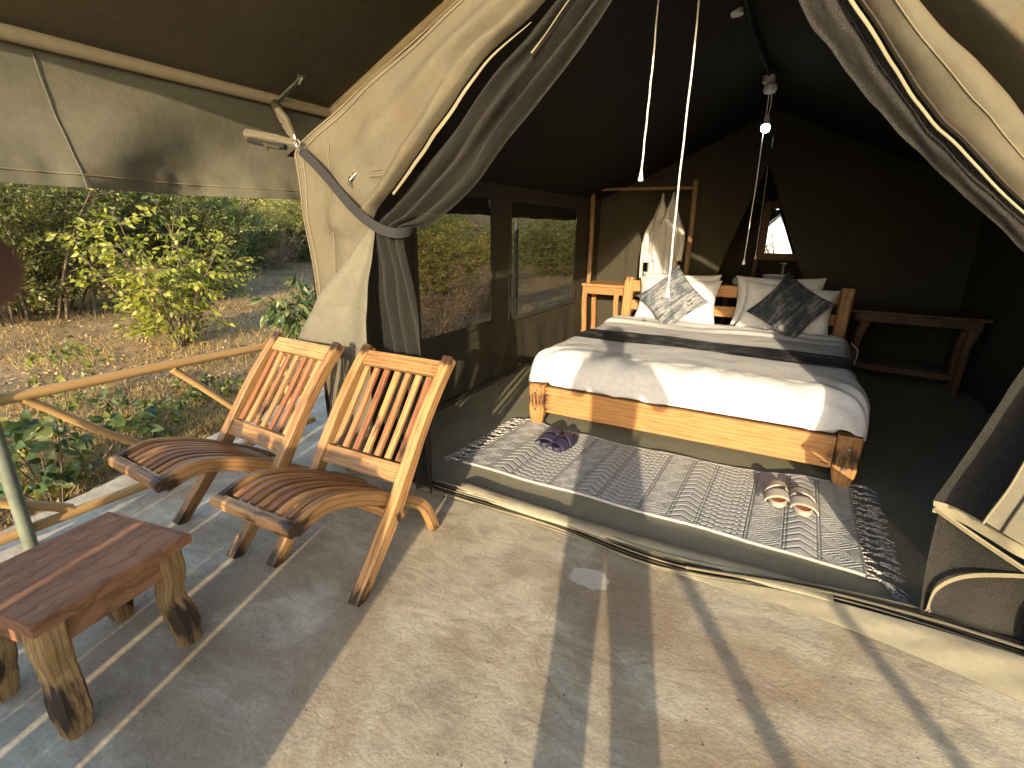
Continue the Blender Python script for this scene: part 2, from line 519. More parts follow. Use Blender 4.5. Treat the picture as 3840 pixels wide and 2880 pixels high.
# ------------------------------------------------------------------ mesh builder
class MB:
    def __init__(s):
        s.v, s.f, s.gc, s.ch = [], [], [], []

    def add(s, verts, faces, gc=None, ch=None):
        b = len(s.v)
        s.v += [tuple(p) for p in verts]
        s.f += [tuple(i + b for i in q) for q in faces]
        s.gc += [tuple(g) for g in (gc if gc is not None else verts)]
        s.ch += list(ch) if ch is not None else [0.0] * len(verts)
        return s

    def sweep(s, path, prof, up=(0, 0, 1), scale=None, closed=False, char=None, cap=True, twist=0, jit=0.0):
        """prof: list of (side, up) pairs; path: list of points"""
        P = [Vector(p) for p in path]
        n, k = len(P), len(prof)
        up = Vector(up)
        V, G, Cc = [], [], []
        ln = 0.0
        tot = sum((P[i + 1] - P[i]).length for i in range(n - 1)) or 1
        for i in range(n):
            if i:
                ln += (P[i] - P[i - 1]).length
            t = (P[min(i + 1, n - 1)] - P[max(i - 1, 0)]).normalized()
            nn = up - t * up.dot(t)
            if nn.length < 1e-5:
                nn = Vector((1, 0, 0)) - t * t.x
            nn.normalize()
            b = t.cross(nn)
            sc = scale(ln / tot) if scale else (1, 1)
            if not isinstance(sc, tuple):
                sc = (sc, sc)
            for (x, y) in prof:
                jx = 1 + (random.random() - .5) * jit
                V.append(P[i] + b * (x * sc[0] * jx) + nn * (y * sc[1] * jx))
                G.append((ln, x, y))
                Cc.append(char(ln / tot, x, y) if char else 0.0)
        F = []
        for i in range(n - 1):
            for j in range(k):
                j2 = (j + 1) % k
                F.append((i * k + j, i * k + j2, (i + 1) * k + j2, (i + 1) * k + j))
        if cap:
            F.append(tuple(range(k))[::-1])
            F.append(tuple((n - 1) * k + j for j in range(k)))
        return s.add(V, F, G, Cc)

    def bar(s, p0, p1, w_, h, up=(0, 0, 1), bev=0.004, seg=1, char=None, jit=0.0):
        p0, p1 = Vector(p0), Vector(p1)
        return s.sweep([p0.lerp(p1, i / seg) for i in range(seg + 1)], rect(w_, h, bev), up, char=char, jit=jit)

    def grid(s, fn, nu, nv, gc=None, hole=None):
        V = [fn(i / nu, j / nv) for i in range(nu + 1) for j in range(nv + 1)]
        G = [(gc(i / nu, j / nv) if gc else V[i * (nv + 1) + j]) for i in range(nu + 1) for j in range(nv + 1)]
        F = []
        for i in range(nu):
            for j in range(nv):
                if hole and hole((i + .5) / nu, (j + .5) / nv):
                    continue
                a = i * (nv + 1) + j
                F.append((a, a + nv + 1, a + nv + 2, a + 1))
        return s.add(V, F, G)

    def lathe(s, prof, centre=(0, 0, 0), n=16, axis='Z'):
        V, F = [], []
        c = Vector(centre)
        for r, z in prof:
            for j in range(n):
                a = 2 * PI * j / n
                p = Vector((r * math.cos(a), r * math.sin(a), z))
                if axis == 'Y':
                    p = Vector((p.x, p.z, p.y))
                elif axis == 'X':
                    p = Vector((p.z, p.y, p.x))
                V.append(c + p)
        for i in range(len(prof) - 1):
            for j in range(n):
                j2 = (j + 1) % n
                F.append((i * n + j, i * n + j2, (i + 1) * n + j2, (i + 1) * n + j))
        return s.add(V, F)

    def mesh(s, name, mat, smooth=True, angle=40):
        me = bpy.data.meshes.new(name)
        me.from_pydata([tuple(v) for v in s.v], [], s.f)
        if mat:
            me.materials.append(mat)
        a = me.attributes.new('gc', 'FLOAT_VECTOR', 'POINT')
        a.data.foreach_set('vector', np.array(s.gc, dtype=np.float32).ravel())
        c = me.attributes.new('char', 'FLOAT', 'POINT')
        c.data.foreach_set('value', np.array(s.ch, dtype=np.float32))
        me.update()
        if smooth:
            me.shade_smooth()
            try:
                me.set_sharp_from_angle(angle=math.radians(angle))
            except Exception:
                pass
        return me

    def build(s, name, mat, parent=None, smooth=True, angle=40, loc=None, rot=None):
        return link(name, s.mesh(name, mat, smooth, angle), parent, loc, rot)


def link(name, me, parent=None, loc=None, rot=None):
    o = bpy.data.objects.new(name, me)
    COL.objects.link(o)
    if parent is not None:
        o.parent = parent
    if loc is not None:
        o.location = loc
    if rot is not None:
        o.rotation_euler = rot
    return o


def rect(w_, h, b=0.004):
    a, c = w_ / 2, h / 2
    return [(-a + b, -c), (a - b, -c), (a, -c + b), (a, c - b), (a - b, c), (-a + b, c), (-a, c - b), (-a, -c + b)]


def ring(r, n=10):
    return [(r * math.cos(2 * PI * j / n), r * math.sin(2 * PI * j / n)) for j in range(n)]


def spline(pts, n=12):
    """Catmull-Rom through points"""
    P = [Vector(p) for p in pts]
    P = [P[0] * 2 - P[1]] + P + [P[-1] * 2 - P[-2]]
    out = []
    for i in range(1, len(P) - 2):
        for k in range(n):
            t = k / n
            a, b, c, d = P[i - 1], P[i], P[i + 1], P[i + 2]
            out.append(0.5 * ((2 * b) + (c - a) * t + (2 * a - 5 * b + 4 * c - d) * t * t + (3 * b - a - 3 * c + d) * t ** 3))
    out.append(P[-2])
    return out


def tag(o, label, cat, group=None):
    o['label'] = label
    o['category'] = cat
    if group:
        o['group'] = group
    return o


def thing(name, label, cat, loc=(0, 0, 0), rz=0, group=None):
    o = bpy.data.objects.new(name, None)
    o.empty_display_size = 0.1
    COL.objects.link(o)
    o.location = loc
    o.rotation_euler = (0, 0, rz)
    return tag(o, label, cat, group)


def struct(o):
    o['kind'] = 'structure'
    return o


def copy_tree(o, parent=None):
    c = o.copy()
    COL.objects.link(c)
    c.parent = parent
    for ch in list(o.children):
        copy_tree(ch, c)
    return c


def sn(p, s=1.0, seed=0.0):
    return noise.noise(Vector((p[0] * s + seed, p[1] * s + seed * 1.7, p[2] * s)))


def lerp(a, b, t):
    return a + (b - a) * t


def polyline(pts, t):
    P = [Vector(p) for p in pts]
    L_ = [0]
    for i in range(len(P) - 1):
        L_.append(L_[-1] + (P[i + 1] - P[i]).length)
    d = t * L_[-1]
    for i in range(len(P) - 1):
        if d <= L_[i + 1] or i == len(P) - 2:
            return P[i].lerp(P[i + 1], (d - L_[i]) / max(1e-9, L_[i + 1] - L_[i]))


# ================================================================== SETTING
def gz(x, y):
    d = max(0.0, -3.6 - x)
    z = -0.22 + 0.05 * min(d, 8) + 0.115 * max(0, min(d, 60) - 8) + 0.02 * max(0, d - 60)
    z += 0.05 * noise.noise(Vector((x * 0.5, y * 0.5, 0))) * min(1, d * 0.5 + 0.3) + 0.02 * noise.noise(Vector((x * 2.3, y * 2.3, 3)))
    return z


def make_ground():
    b = MB()

    def ax(n):
        return [math.copysign(abs(t) ** 2.6, t) for t in np.linspace(-1, 1, n)]
    xs = [-7 + 300 * t for t in ax(180)]
    ys = [6 + 300 * t for t in ax(180)]
    n = len(ys)
    V = [(x, y, gz(x, y)) for x in xs for y in ys]
    F = [(i * n + j, (i + 1) * n + j, (i + 1) * n + j + 1, i * n + j + 1) for i in range(len(xs) - 1) for j in range(n - 1)]
    b.add(V, F)
    struct(b.build('ground', M['earth']))


make_ground()


def make_deck():
    b = MB()
    # slab with a slightly skewed left edge, chipped rim
    left = [(-2.75, -3.2), (-3.02, 0.2), (-3.22, 1.05), (-3.30, 1.4), (-3.42, 1.95), (-3.56, 2.6), (-3.9, 4.6), (-4.0, 9.2)]
    pts = []
    for i in range(len(left) - 1):
        for k in range(14):
            t = k / 14
            x, y = lerp(left[i][0], left[i + 1][0], t), lerp(left[i][1], left[i + 1][1], t)
            pts.append((x + 0.012 * sn((x, y, 0), 9), y))
    pts.append(left[-1])
    R_ = 3.4
    V, F = [], []
    for (x, y) in pts:
        V += [(x, y, -0.34), (x, y, -0.018), (x + 0.016, y, 0.0), (R_, y, 0.0), (R_, y, -0.34)]
    for i in range(len(pts) - 1):
        for j in range(4):
            F.append((i * 5 + j, (i + 1) * 5 + j, (i + 1) * 5 + j + 1, i * 5 + j + 1))
    F.append((0, 1, 2, 3, 4))
    e = (len(pts) - 1) * 5
    F.append((e + 4, e + 3, e + 2, e + 1, e))
    b.add(V, F)
    struct(b.build('deck_slab', M['concrete'], smooth=False))


make_deck()

# ================================================================== TENT
TX0, TX1, RX = -2.33, 1.60, -0.38        # walls and ridge
TY0, TY1 = 1.97, 6.77                    # front and back
WH, RZ = 1.77, 2.67                      # eave and ridge height
SL = (RZ - WH) / (RX - TX0)
tent = thing('safari_tent', 'large tan canvas safari tent with tied back door standing on the concrete deck', 'tent', (0, 0, 0))


def tgrid(name, fn, nu, nv, mat, hole=None, parent=tent, gc=None):
    return MB().grid(fn, nu, nv, gc, hole).build(name, mat, parent, angle=180)


# left wall with two mesh windows
W1 = (2.86, 3.90, 0.585, 1.66)
W2 = (4.24, 5.90, 0.555, 1.655)


def lwall_x(y, z):
    f = 0.012 * sn((y, z, 0), 2.3) + 0.006 * sn((y, z, 5), 6)
    if z < 0.52:
        f += 0.018 * math.sin(y * 17 + 3 * sn((y, z, 2), 1.5)) * (0.52 - z)
    return TX0 + f


NY, NZ = 120, 44


def lw(u, v):
    y, z = lerp(TY0, TY1 + .06, u), lerp(-0.02, WH, v)
    return (lwall_x(y, z), y, z)


def lw_hole(u, v):
    y, z = lerp(TY0, TY1 + .06, u), lerp(-0.02, WH, v)
    return any(a < y < b and c < z < d for a, b, c, d in (W1, W2))


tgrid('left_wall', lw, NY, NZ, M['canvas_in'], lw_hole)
for (a, b_, c, d) in (W1, W2):
    tgrid('window_mesh', lambda u, v: (TX0 - 0.012 - 0.01 * sn((u, v, a), 2), lerp(a - .04, b_ + .04, u), lerp(c - .05, d + .05, v)), 14, 12, M['win'])
    bb = MB()
    for (p, q) in (((a, c), (b_, c)), ((b_, c), (b_, d)), ((b_, d), (a, d)), ((a, d), (a, c))):
        bb.sweep([(TX0 + 0.016, lerp(p[0], q[0], t), lerp(p[1], q[1], t)) for t in np.linspace(0, 1, 12)], rect(0.006, 0.045, 0.002), up=((0, 0, 1) if p[1] == q[1] else (0, 1, 0)))
    bb.build('window_hem', M['canvas_in'], tent)
    tgrid('window_shade_strip', lambda u, v: (TX0 - 0.03 - 0.02 * math.cos(v * PI), lerp(a - .03, b_ + .03, u), lerp(d + .03, d - 0.155 + 0.015 * sn((u * 4, a, 0), 1), v)), 16, 6, M['roof_in'])  # added dark sheet, deepens the band of shaded valance behind the window top
# horizontal welt under the windows
MB().sweep([(lwall_x(y, 0.47) + 0.004, y, 0.47 + 0.006 * sn((y, 0, 0), 3)) for y in np.linspace(TY0 + .02, TY1 - .02, 60)], rect(0.006, 0.012, 0.002)).build('seam', M['canvas_in'], tent)
MB().sweep([(TX0 + 0.03 + 0.012 * sn((y, 0, 0), 4), y, 0.025) for y in np.linspace(TY0 + .02, TY1 - .02, 60)], ring(0.022, 8)).build('wall_skirt', M['canvas_in'], tent)
# right wall
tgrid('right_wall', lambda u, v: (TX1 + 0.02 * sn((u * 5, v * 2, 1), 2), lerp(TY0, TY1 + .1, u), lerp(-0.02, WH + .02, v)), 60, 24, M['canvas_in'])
# roof panels (a little sag) with eave overhang
for sx, nm in ((-1, 'roof_panel'), (1, 'roof_panel')):
    ex = TX0 - 0.05 if sx < 0 else TX1 + 0.30
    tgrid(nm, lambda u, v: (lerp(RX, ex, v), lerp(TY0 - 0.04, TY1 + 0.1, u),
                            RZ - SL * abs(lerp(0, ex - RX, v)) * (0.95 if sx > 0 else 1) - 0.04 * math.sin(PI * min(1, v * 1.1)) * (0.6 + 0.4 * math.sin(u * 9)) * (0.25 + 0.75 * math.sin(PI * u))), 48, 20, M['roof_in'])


# back wall with a slit doorway to the bathroom
def roofz(x):
    return RZ - SL * abs(x - RX) * (0.95 if x > RX else 1)


def slit(z):
    """left and right x of the back doorway at height z"""
    if z > 2.12:
        return RX, RX
    t = (2.12 - z) / 1.28
    l = lerp(RX, -0.80, min(1, t) ** 0.9)
    r = lerp(RX, 0.04, min(1, (2.12 - z) / 1.0)) if z > 1.12 else lerp(0.04, 0.15, min(1, (1.12 - z) / 0.25))
    return l, r


def backl(u, v):
    z = lerp(-0.02, 2.70, v)
    l, r = slit(z)
    edge = (max(TX0, RX - (RZ - z) / SL) if z > WH else TX0) - 0.06
    x = lerp(edge, l, u)
    return (x, TY1 + 0.03 * sn((x, z, 0), 2.5) - 0.02 * math.sin(x * 14 + z * 3) * (u ** 2), z)


def backr(u, v):
    z = lerp(-0.02, 2.70, v)
    l, r = slit(z)
    edge = (min(TX1, RX + (RZ - z) / SL / 0.95) if z > WH else TX1) + 0.06
    x = lerp(r, edge, u)
    return (x, TY1 + 0.03 * sn((x, z, 9), 2.5) - 0.02 * math.sin(x * 13 + z * 3) * ((1 - u) ** 2), z)


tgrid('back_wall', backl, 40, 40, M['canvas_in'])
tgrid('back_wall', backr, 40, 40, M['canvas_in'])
MB().sweep([(lerp(-2.28, -0.85, t), TY1 - 0.035, 0.47 + 0.01 * sn((t * 5, 0, 0), 2)) for t in np.linspace(0, 1, 30)], rect(0.006, 0.012, 0.002)).build('seam', M['canvas_in'], tent)
MB().sweep([(lerp(-2.3, 1.58, t), TY1 - 0.03, 0.03) for t in np.linspace(0, 1, 30)], ring(0.024, 8)).build('wall_skirt', M['canvas_in'], tent)
# groundsheet
tgrid('floor', lambda u, v: (lerp(TX0, TX1, u), lerp(TY0 + 0.03, 9.0, v), 0.008 + 0.003 * sn((u * 4, v * 6, 0), 3)), 60, 90, M['gsheet'])

# front: fixed corner panels
LTIE = Vector((-1.70, 1.95, 1.42))
EDGE_L = [(RX, 1.96, RZ - .02), (-0.919, 1.95, 2.195), (-1.19, 1.95, 2.035), (-1.451, 1.95, 1.795), (-1.70, 1.95, 1.56), (-1.815, 1.95, 1.45), (-1.86, 1.95, 1.2), (-1.9, 1.95, 0.8), (-1.93, 1.95, 0.02)]
OUT_L = [(RX, 1.97, RZ), (-1.286, 1.95, 2.256), (-2.27, 1.95, 1.805), (-2.325, 1.95, 1.765), (-2.275, 1.96, 1.0), (-2.26, 1.97, 0.02)]
eL, oL = spline(EDGE_L, 8), spline(OUT_L[:3], 8) + [Vector(p) for p in OUT_L[3:]]


def frontL(u, v):
    a, b = polyline(oL, u ** 0.85), polyline(eL, u)
    p = a.lerp(b, v)
    env = math.sin(PI * v)
    # tension folds fan out of the tie point
    d = p - LTIE
    ang = math.atan2(d.z, -d.x)
    rr = d.length
    f = 0.014 * math.sin(ang * 9 + 1.2) * min(1, rr * 2) + 0.018 * sn((p.x, p.z, 0), 2.2, 3) + 0.006 * sn((p.x, p.z, 0), 7, 1)
    lower = max(0.0, 1.5 - p.z)
    f += 0.02 * math.sin(p.x * 26 + p.z * 7) * min(1, lower * 2)
    # long soft belly along the zip
    f += 0.05 * math.exp(-((v - 0.62) / 0.2) ** 2) * (1 if u < 0.6 else 0.4)
    return (p.x, p.y - 0.02 - f * (0.25 + 0.75 * env) , p.z)


tgrid('front_panel', frontL, 110, 44, M['canvas'])


def along(fn, v, u0, u1, n, off):
    return [Vector(fn(lerp(u0, u1, k / n), v)) + Vector(off) for k in range(n + 1)]


for (v, u0, u1) in ((0.025, 0.0, 0.995), (0.10, 0.0, 0.9)):
    MB().sweep(along(frontL, v, u0, u1, 90, (0, -0.004, 0)), rect(0.0035, 0.0055, 0.001), up=(0, 1, 0)).build('seam', M['thread'], tent)
for x0 in (-2.10,):
    MB().sweep([(x0 + 0.05 * (1 - t) + 0.012 * sn((t * 4, 1, 0), 2), 1.915 - 0.015 * abs(sn((t * 3, 0, 0), 2)), lerp(1.78, 0.95, t)) for t in np.linspace(0, 1, 30)], rect(0.003, 0.005, 0.001), up=(0, 1, 0)).build('seam', M['thread'], tent)
for zz in (1.655, 1.628):
    MB().sweep([(lerp(-2.03, -1.73, t), 1.908, zz) for t in np.linspace(0, 1, 12)], rect(0.003, 0.004, 0.001), up=(0, 1, 0)).build('seam', M['thread'], tent)


# rolled hem of the door panel and its cream zip
def hemL(u, v):
    p = polyline(eL, u * 0.575)
    q = polyline(oL, (u * 0.575) ** 0.85)
    d = (q - p).normalized()
    w_ = lerp(0.055, 0.10, math.sin(PI * min(1, u * 1.0)))
    r = p + d * (w_ * (v - 0.12))
    return (r.x, r.y - 0.050 - 0.030 * math.sin(PI * v) ** 0.7 - 0.012 * sn((u * 8, v, 0), 2) + 0.03 * (v < 0.1), r.z)


tgrid('door_flap', hemL, 60, 10, M['canvas'])
zp = [Vector(hemL(u, 0.0)) + Vector((0.010, 0.004, -0.010)) for u in np.linspace(0.42, 0.90, 40)]
MB().sweep(zp, rect(0.017, 0.004, 0.0015), up=(0, 1, 0), scale=lambda t: (0.15 + 0.9 * math.sin(PI * min(1, t * 0.75)), 1)).build('zip', M['zip'], tent)


# folded back lower door flap (pale underside)
def flapL(u, v):
    top = Vector((-1.80, 1.925, 1.43)).lerp(Vector((-1.765, 1.90, 1.41)), u)
    ctrl = [(-1.80, 1.93, 1.43), (-2.02, 1.90, 1.20), (-2.17, 1.88, 1.05), (-2.40, 1.87, 0.755)]
    ctr2 = [(-1.77, 1.90, 1.42), (-1.80, 1.87, 1.15), (-1.815, 1.86, 0.95), (-1.83, 1.86, 0.725)]
    a, b = polyline(ctrl, v), polyline(ctr2, v)
    p = a.lerp(b, u)
    f = 0.03 * math.sin(u * 7 + 0.6) * min(1, v * 1.6) + 0.012 * sn((p.x, p.z, 0), 6)
    return (p.x, p.y - f, p.z + 0.012 * math.sin(u * PI) * v)


tgrid('door_flap', flapL, 30, 40, M['canvas_pale'])
for v in (0.62, 0.93):
    MB().sweep([Vector(flapL(u, v)) + Vector((0, -0.005, 0)) for u in np.linspace(0.02, 0.98, 24)], rect(0.003, 0.005, 0.001), up=(0, 1, 0)).build('seam', M['thread'], tent)

# left mosquito curtain gathered by a strap
LA = spline([(RX + .0, 2.0, RZ - .03), (-0.97, 2.0, 2.17), (-1.20, 2.0, 2.0), (-1.47, 1.99, 1.73), (-1.70, 1.96, 1.50), (-1.775, 1.93, 1.40), (-1.795, 1.94, 1.25), (-1.80, 1.95, 0.8), (-1.82, 1.96, 0.03)], 8)
LB = spline([(RX + .06, 2.02, RZ - .06), (-0.735, 2.03, 2.164), (-0.994, 2.05, 1.92), (-1.161, 2.06, 1.769), (-1.30, 2.03, 1.585), (-1.50, 1.99, 1.42), (-1.625, 1.95, 1.375), (-1.60, 1.96, 1.1), (-1.575, 1.97, 0.764), (-1.52, 1.97, 0.03)], 8)


def curtL(u, v):
    a, b = polyline(LA, u), polyline(LB, u)
    p = a.lerp(b, v)
    g = math.exp(-((p.z - 1.40) / 0.16) ** 2)
    w_ = (a - b).length
    f = 0.16 * w_ * math.sin(v * 19 + 1.5 * math.sin(u * 5)) + 0.03 * sn((v * 3, u * 6, 0), 1.6) * (1 - g)
    return (p.x, p.y + f - 0.035 * g, p.z + 0.01 * sn((v * 6, u * 4, 2), 2))


tgrid('mesh_curtain', curtL, 110, 60, M['mesh'])
for (v, a, b) in ((0.52, 0.05, 0.27), (0.10, 0.05, 0.17)):
    MB().sweep([Vector(curtL(lerp(a, b, t), v)) + Vector((0, -0.03, 0)) for t in np.linspace(0, 1, 30)], rect(0.004, 0.009, 0.001), up=(0.7, 0, 0.7)).build('zip', M['zip'], tent)

# black webbing strap from the corner hook to the gathered curtain
st = spline([(-2.22, 1.885, 1.765), (-2.05, 1.86, 1.65), (-1.86, 1.845, 1.49), (-1.72, 1.84, 1.405), (-1.625, 1.865, 1.375), (-1.585, 1.935, 1.385), (-1.64, 2.03, 1.40)], 8)
MB().sweep(st, rect(0.004, 0.046, 0.001), up=(0.45, 0.1, 0.9)).build('tie_strap', M['strap'], tent)
b = MB()
b.sweep(spline([(-2.215, 1.88, 1.755), (-2.24, 1.87, 1.785), (-2.225, 1.875, 1.81), (-2.205, 1.88, 1.79)], 6), ring(0.006, 6))
b.sweep(spline([(-2.235, 1.88, 1.775), (-2.245, 1.88, 1.83)], 4), ring(0.003, 6))
b.build('hook', M['metal'], tent)
MB().sweep([Vector(p) for p in ((-1.905, 1.89, 1.64), (-1.862, 1.885, 1.642), (-1.885, 1.865, 1.608), (-1.885, 1.863, 1.588), (-1.885, 1.863, 1.608), (-1.905, 1.89, 1.64))], ring(0.0045, 6)).build('hook', M['metal'], tent)

# right corner panel and its draped door flap
OUT_R = [(RX, 1.97, RZ), (0.6, 1.97, 2.24), (1.66, 1.97, 1.75), (1.68, 1.97, 0.02)]
EDGE_R = [(RX, 1.98, RZ - .02), (0.03, 1.98, 2.10), (0.30, 1.98, 1.78), (0.62, 1.98, 1.50), (0.84, 1.98, 1.40), (0.86, 1.98, 1.1), (0.90, 2.0, 0.02)]


def frontR(u, v):
    p = polyline(OUT_R, u).lerp(polyline(EDGE_R, u), v)
    f = 0.03 * sn((p.x, p.z, 0), 1.8, 8) + 0.03 * math.sin(2.0 * p.x + 3.2 * p.z) - 0.06 * math.sin(PI * min(1, max(0, (p.z - 1.0) / 1.4))) * (p.x > -.2)
    zs = [1.2, 1.36, 1.44, 1.53, 1.63, 1.72, 1.84, 2.0, 2.64]
    xs = [0.84, 0.80, 0.75, 0.66, 0.56, 0.48, 0.37, 0.20, -0.32]
    sd_ = p.x - float(np.interp(p.z, zs, xs)) - 0.01
    q = min(1.0, max(0.0, sd_ / 0.06))
    f += 0.17 * q * q * (3 - 2 * q) * min(1.0, max(0.0, (2.62 - p.z) / 0.35)) * min(1.0, max(0.0, (p.z - 0.9) / 0.4))
    return (p.x, p.y - f, p.z)


tgrid('front_panel', frontR, 150, 110, M['canvas'])
RI = spline([(RX + .03, 1.93, RZ - .05), (0.035, 1.90, 2.045), (0.14, 1.90, 1.90), (0.275, 1.90, 1.72), (0.35, 1.90, 1.645), (0.46, 1.90, 1.535), (0.58, 1.91, 1.43), (0.74, 1.93, 1.34)], 8)
RO = spline([(RX + .06, 1.93, RZ - .02), (0.20, 1.86, 2.0), (0.37, 1.85, 1.84), (0.48, 1.86, 1.72), (0.56, 1.87, 1.63), (0.66, 1.89, 1.53), (0.75, 1.91, 1.44), (0.80, 1.93, 1.36)], 8)


def flapR(u, v):
    p = polyline(RI, u).lerp(polyline(RO, u), v)
    f = 0.055 * math.sin(PI * v ** 0.8) * math.sin(PI * min(1, u * 1.05)) + 0.012 * sn((u * 6, v * 2, 4), 1.5)
    cu = max(0.0, (v - 0.72) / 0.28)
    return (p.x - 0.02 * cu * cu, p.y - f + 0.17 * cu ** 1.6, p.z + 0.005 * sn((u * 9, v, 1), 2))


tgrid('door_flap', flapR, 70, 24, M['canvas'])
MB().sweep([Vector(flapR(u, 0.40)) + Vector((0, -0.004, 0)) for u in np.linspace(0.03, 0.97, 60)], rect(0.002, 0.002, 0.0005), up=(0, 1, 0)).build('seam', M['thread'], tent)
MB().sweep([Vector(flapR(u, 0.0)) + Vector((-0.010, -0.004, -0.008)) for u in np.linspace(0.1, 0.97, 60)], rect(0.004, 0.013, 0.001), up=(0.6, 0.3, 0.7), scale=lambda t: (1, 1.1 - 0.7 * t)).build('zip', M['zip'], tent)
MB().sweep([Vector(flapR(u, 0.035)) + Vector((0, -0.006, 0)) for u in np.linspace(0.1, 0.97, 60)], rect(0.004, 0.006, 0.001), up=(0.6, 0.3, 0.7)).build('zip', M['zipdark'], tent)
RM = spline([(RX + .0, 1.99, RZ - .08), (-0.092, 1.95, 2.05), (0.02, 1.95, 1.905), (0.155, 1.95, 1.745), (0.37, 1.95, 1.535), (0.50, 1.95, 1.42), (0.60, 1.95, 1.33), (0.76, 1.95, 1.28)], 8)


def curtR(u, v):
    p = polyline(RM, u).lerp(polyline(RI, u) + Vector((0.02, 0.03, 0)), v)
    return (p.x, p.y + 0.012 * math.sin(v * 9 + 2 * u) + 0.008 * sn((u * 12, v * 4, 2), 1.5), p.z + 0.006 * sn((u * 10, v * 2, 7), 2))


tgrid('mesh_curtain', curtR, 80, 20, M['mesh'])

# lower right: the mesh door hanging below its tie, zip edged hems lifted off the floor
LRa = spline([(0.78, 1.97, 1.30), (0.70, 2.0, 1.15), (0.657, 2.0, 1.0), (0.61, 2.0, 0.78), (0.548, 2.0, 0.525)], 8)
LRb = spline([(0.86, 1.97, 1.30), (0.90, 1.97, 1.1), (0.92, 1.95, 0.9), (0.90, 1.92, 0.7), (0.86, 1.90, 0.48)], 8)


def lowR(u, v):
    p = polyline(LRa, u).lerp(polyline(LRb, u), v)
    return (p.x, p.y + 0.035 * math.sin(v * 6 + 0.6) * (0.3 + u) + 0.006 * sn((u * 6, v * 4, 0), 2), p.z)


tgrid('mesh_curtain', lowR, 40, 30, M['mesh'])


def hemR(u, v):
    p = Vector(lowR(1.0, u))
    return (p.x - 0.004, p.y - 0.02 - 0.02 * v, p.z + 0.010 - 0.034 * v)


tgrid('zip', hemR, 30, 3, M['zip'])


def lowR2(u, v):
    a = Vector((0.56, 1.985, 0.51)).lerp(Vector((0.97, 1.93, 0.30)), v)
    b = Vector((0.615, 2.06, 0.02)).lerp(Vector((1.0, 2.05, 0.02)), v)
    p = a.lerp(b, u)
    return (p.x, p.y + 0.06 * math.sin(PI * u) * (0.5 + v) + 0.01 * math.sin(v * 11), p.z)


tgrid('mesh_curtain', lowR2, 26, 26, M['mesh'])
MB().sweep(spline([(0.545, 1.985, 0.518), (0.66, 1.95, 0.46), (0.80, 1.92, 0.392), (1.0, 1.90, 0.29)], 10), rect(0.006, 0.022, 0.002), up=(0.2, -0.6, 0.8)).build('zip', M['zip'], tent)
MB().sweep(spline([(0.70, 2.13, 0.03), (0.648, 2.10, 0.035), (0.628, 2.06, 0.09), (0.632, 2.04, 0.19), (0.68, 2.02, 0.27), (0.76, 1.98, 0.335), (0.86, 1.96, 0.37), (1.0, 1.94, 0.37)], 10), rect(0.005, 0.024, 0.002), up=(-0.2, -0.5, 0.8)).build('zip', M['zip'], tent)


def panelLR(u, v):
    a = Vector((0.86, 1.90, 1.25)).lerp(Vector((0.642, 1.87, 0.555)), u)
    b = Vector((1.05, 1.90, 1.25)).lerp(Vector((1.0, 1.86, 0.42)), u)
    if u < 0.7:
        a = Vector((0.80, 1.9, 1.30)).lerp(Vector((0.672, 1.87, 0.70)), u / 0.7)
    else:
        a = Vector((0.672, 1.87, 0.70)).lerp(Vector((0.642, 1.87, 0.555)), (u - .7) / .3)
    p = a.lerp(b, v)
    return (p.x, p.y - 0.03 * math.sin(v * 4.5) - 0.01 * sn((p.x, p.z, 0), 7), p.z - 0.0)


tgrid('door_flap', panelLR, 30, 16, M['canvas_pale'])
MB().sweep([Vector(panelLR(u, 0.0)) + Vector((-0.006, -0.006, 0)) for u in np.linspace(0.05, 1, 30)], rect(0.006, 0.026, 0.002), up=(0.3, 0.6, 0.2)).build('zip', M['zip'], tent)
MB().sweep([Vector(panelLR(u, 0.10)) + Vector((0, -0.006, 0)) for u in np.linspace(0.05, 1, 30)], rect(0.004, 0.008, 0.001), up=(0.3, 0.6, 0.2)).build('zip', M['zipdark'], tent)
# front pole in its canvas sleeve at the right edge
b = MB()
b.sweep([(0.955, 2.16, 0.0), (0.945, 2.14, 0.2), (0.90, 2.08, 0.45), (0.87, 2.02, 0.95)], ring(0.038, 14), up=(0, 1, 0))
b.build('pole_sleeve', M['canvas_pale'], tent)
MB().sweep([(0.9395, 2.133, 0.175), (0.934, 2.126, 0.225)], ring(0.0405, 14), up=(0, 1, 0)).build('pole_band', plain('orange_tape', (0.55, 0.30, 0.06), 0.6), tent)


# threshold: rolled canvas, zips and the skirt lying on the concrete
def sill_y(x):
    return 2.03 + 0.05 * sn((x, 0, 0), 1.4) + 0.02 * (x - 0.1)


def roll(u, v):
    x = lerp(-1.43, 0.34, u)
    a = v * 2 * PI
    r = 0.030 * (0.75 + 0.3 * sn((x * 3, 0, 1), 1.5)) * (1 if 0.01 < u < 0.99 else 0.5) * (1 - 0.35 * max(0, u - .6) / .4)
    cy = 2.055 + 0.02 * math.sin(x * 2.4) - 0.02 * u
    return (x, cy + 0.048 * math.cos(a) * (1 + 0.2 * sn((x * 6, a, 0), 1)), 0.030 + r * math.sin(a) + 0.004 * sn((x * 14, a * 2, 0), 1.2))


tgrid('door_roll', roll, 120, 14, M['roll'])


def sillstrip(y0, y1, z, x0, x1, mat, name, wob=0.012, lift=0.0, seed=0):
    def fn(u, v):
        x = lerp(x0, x1, u)
        y = lerp(y0(x), y1(x), v) + wob * sn((x, v, seed), 2.6)
        return (x, y, z + 0.012 * v + lift * max(0, sn((x, v * 2, seed + 3), 3.1)))
    return tgrid(name, fn, 110, 6, mat)


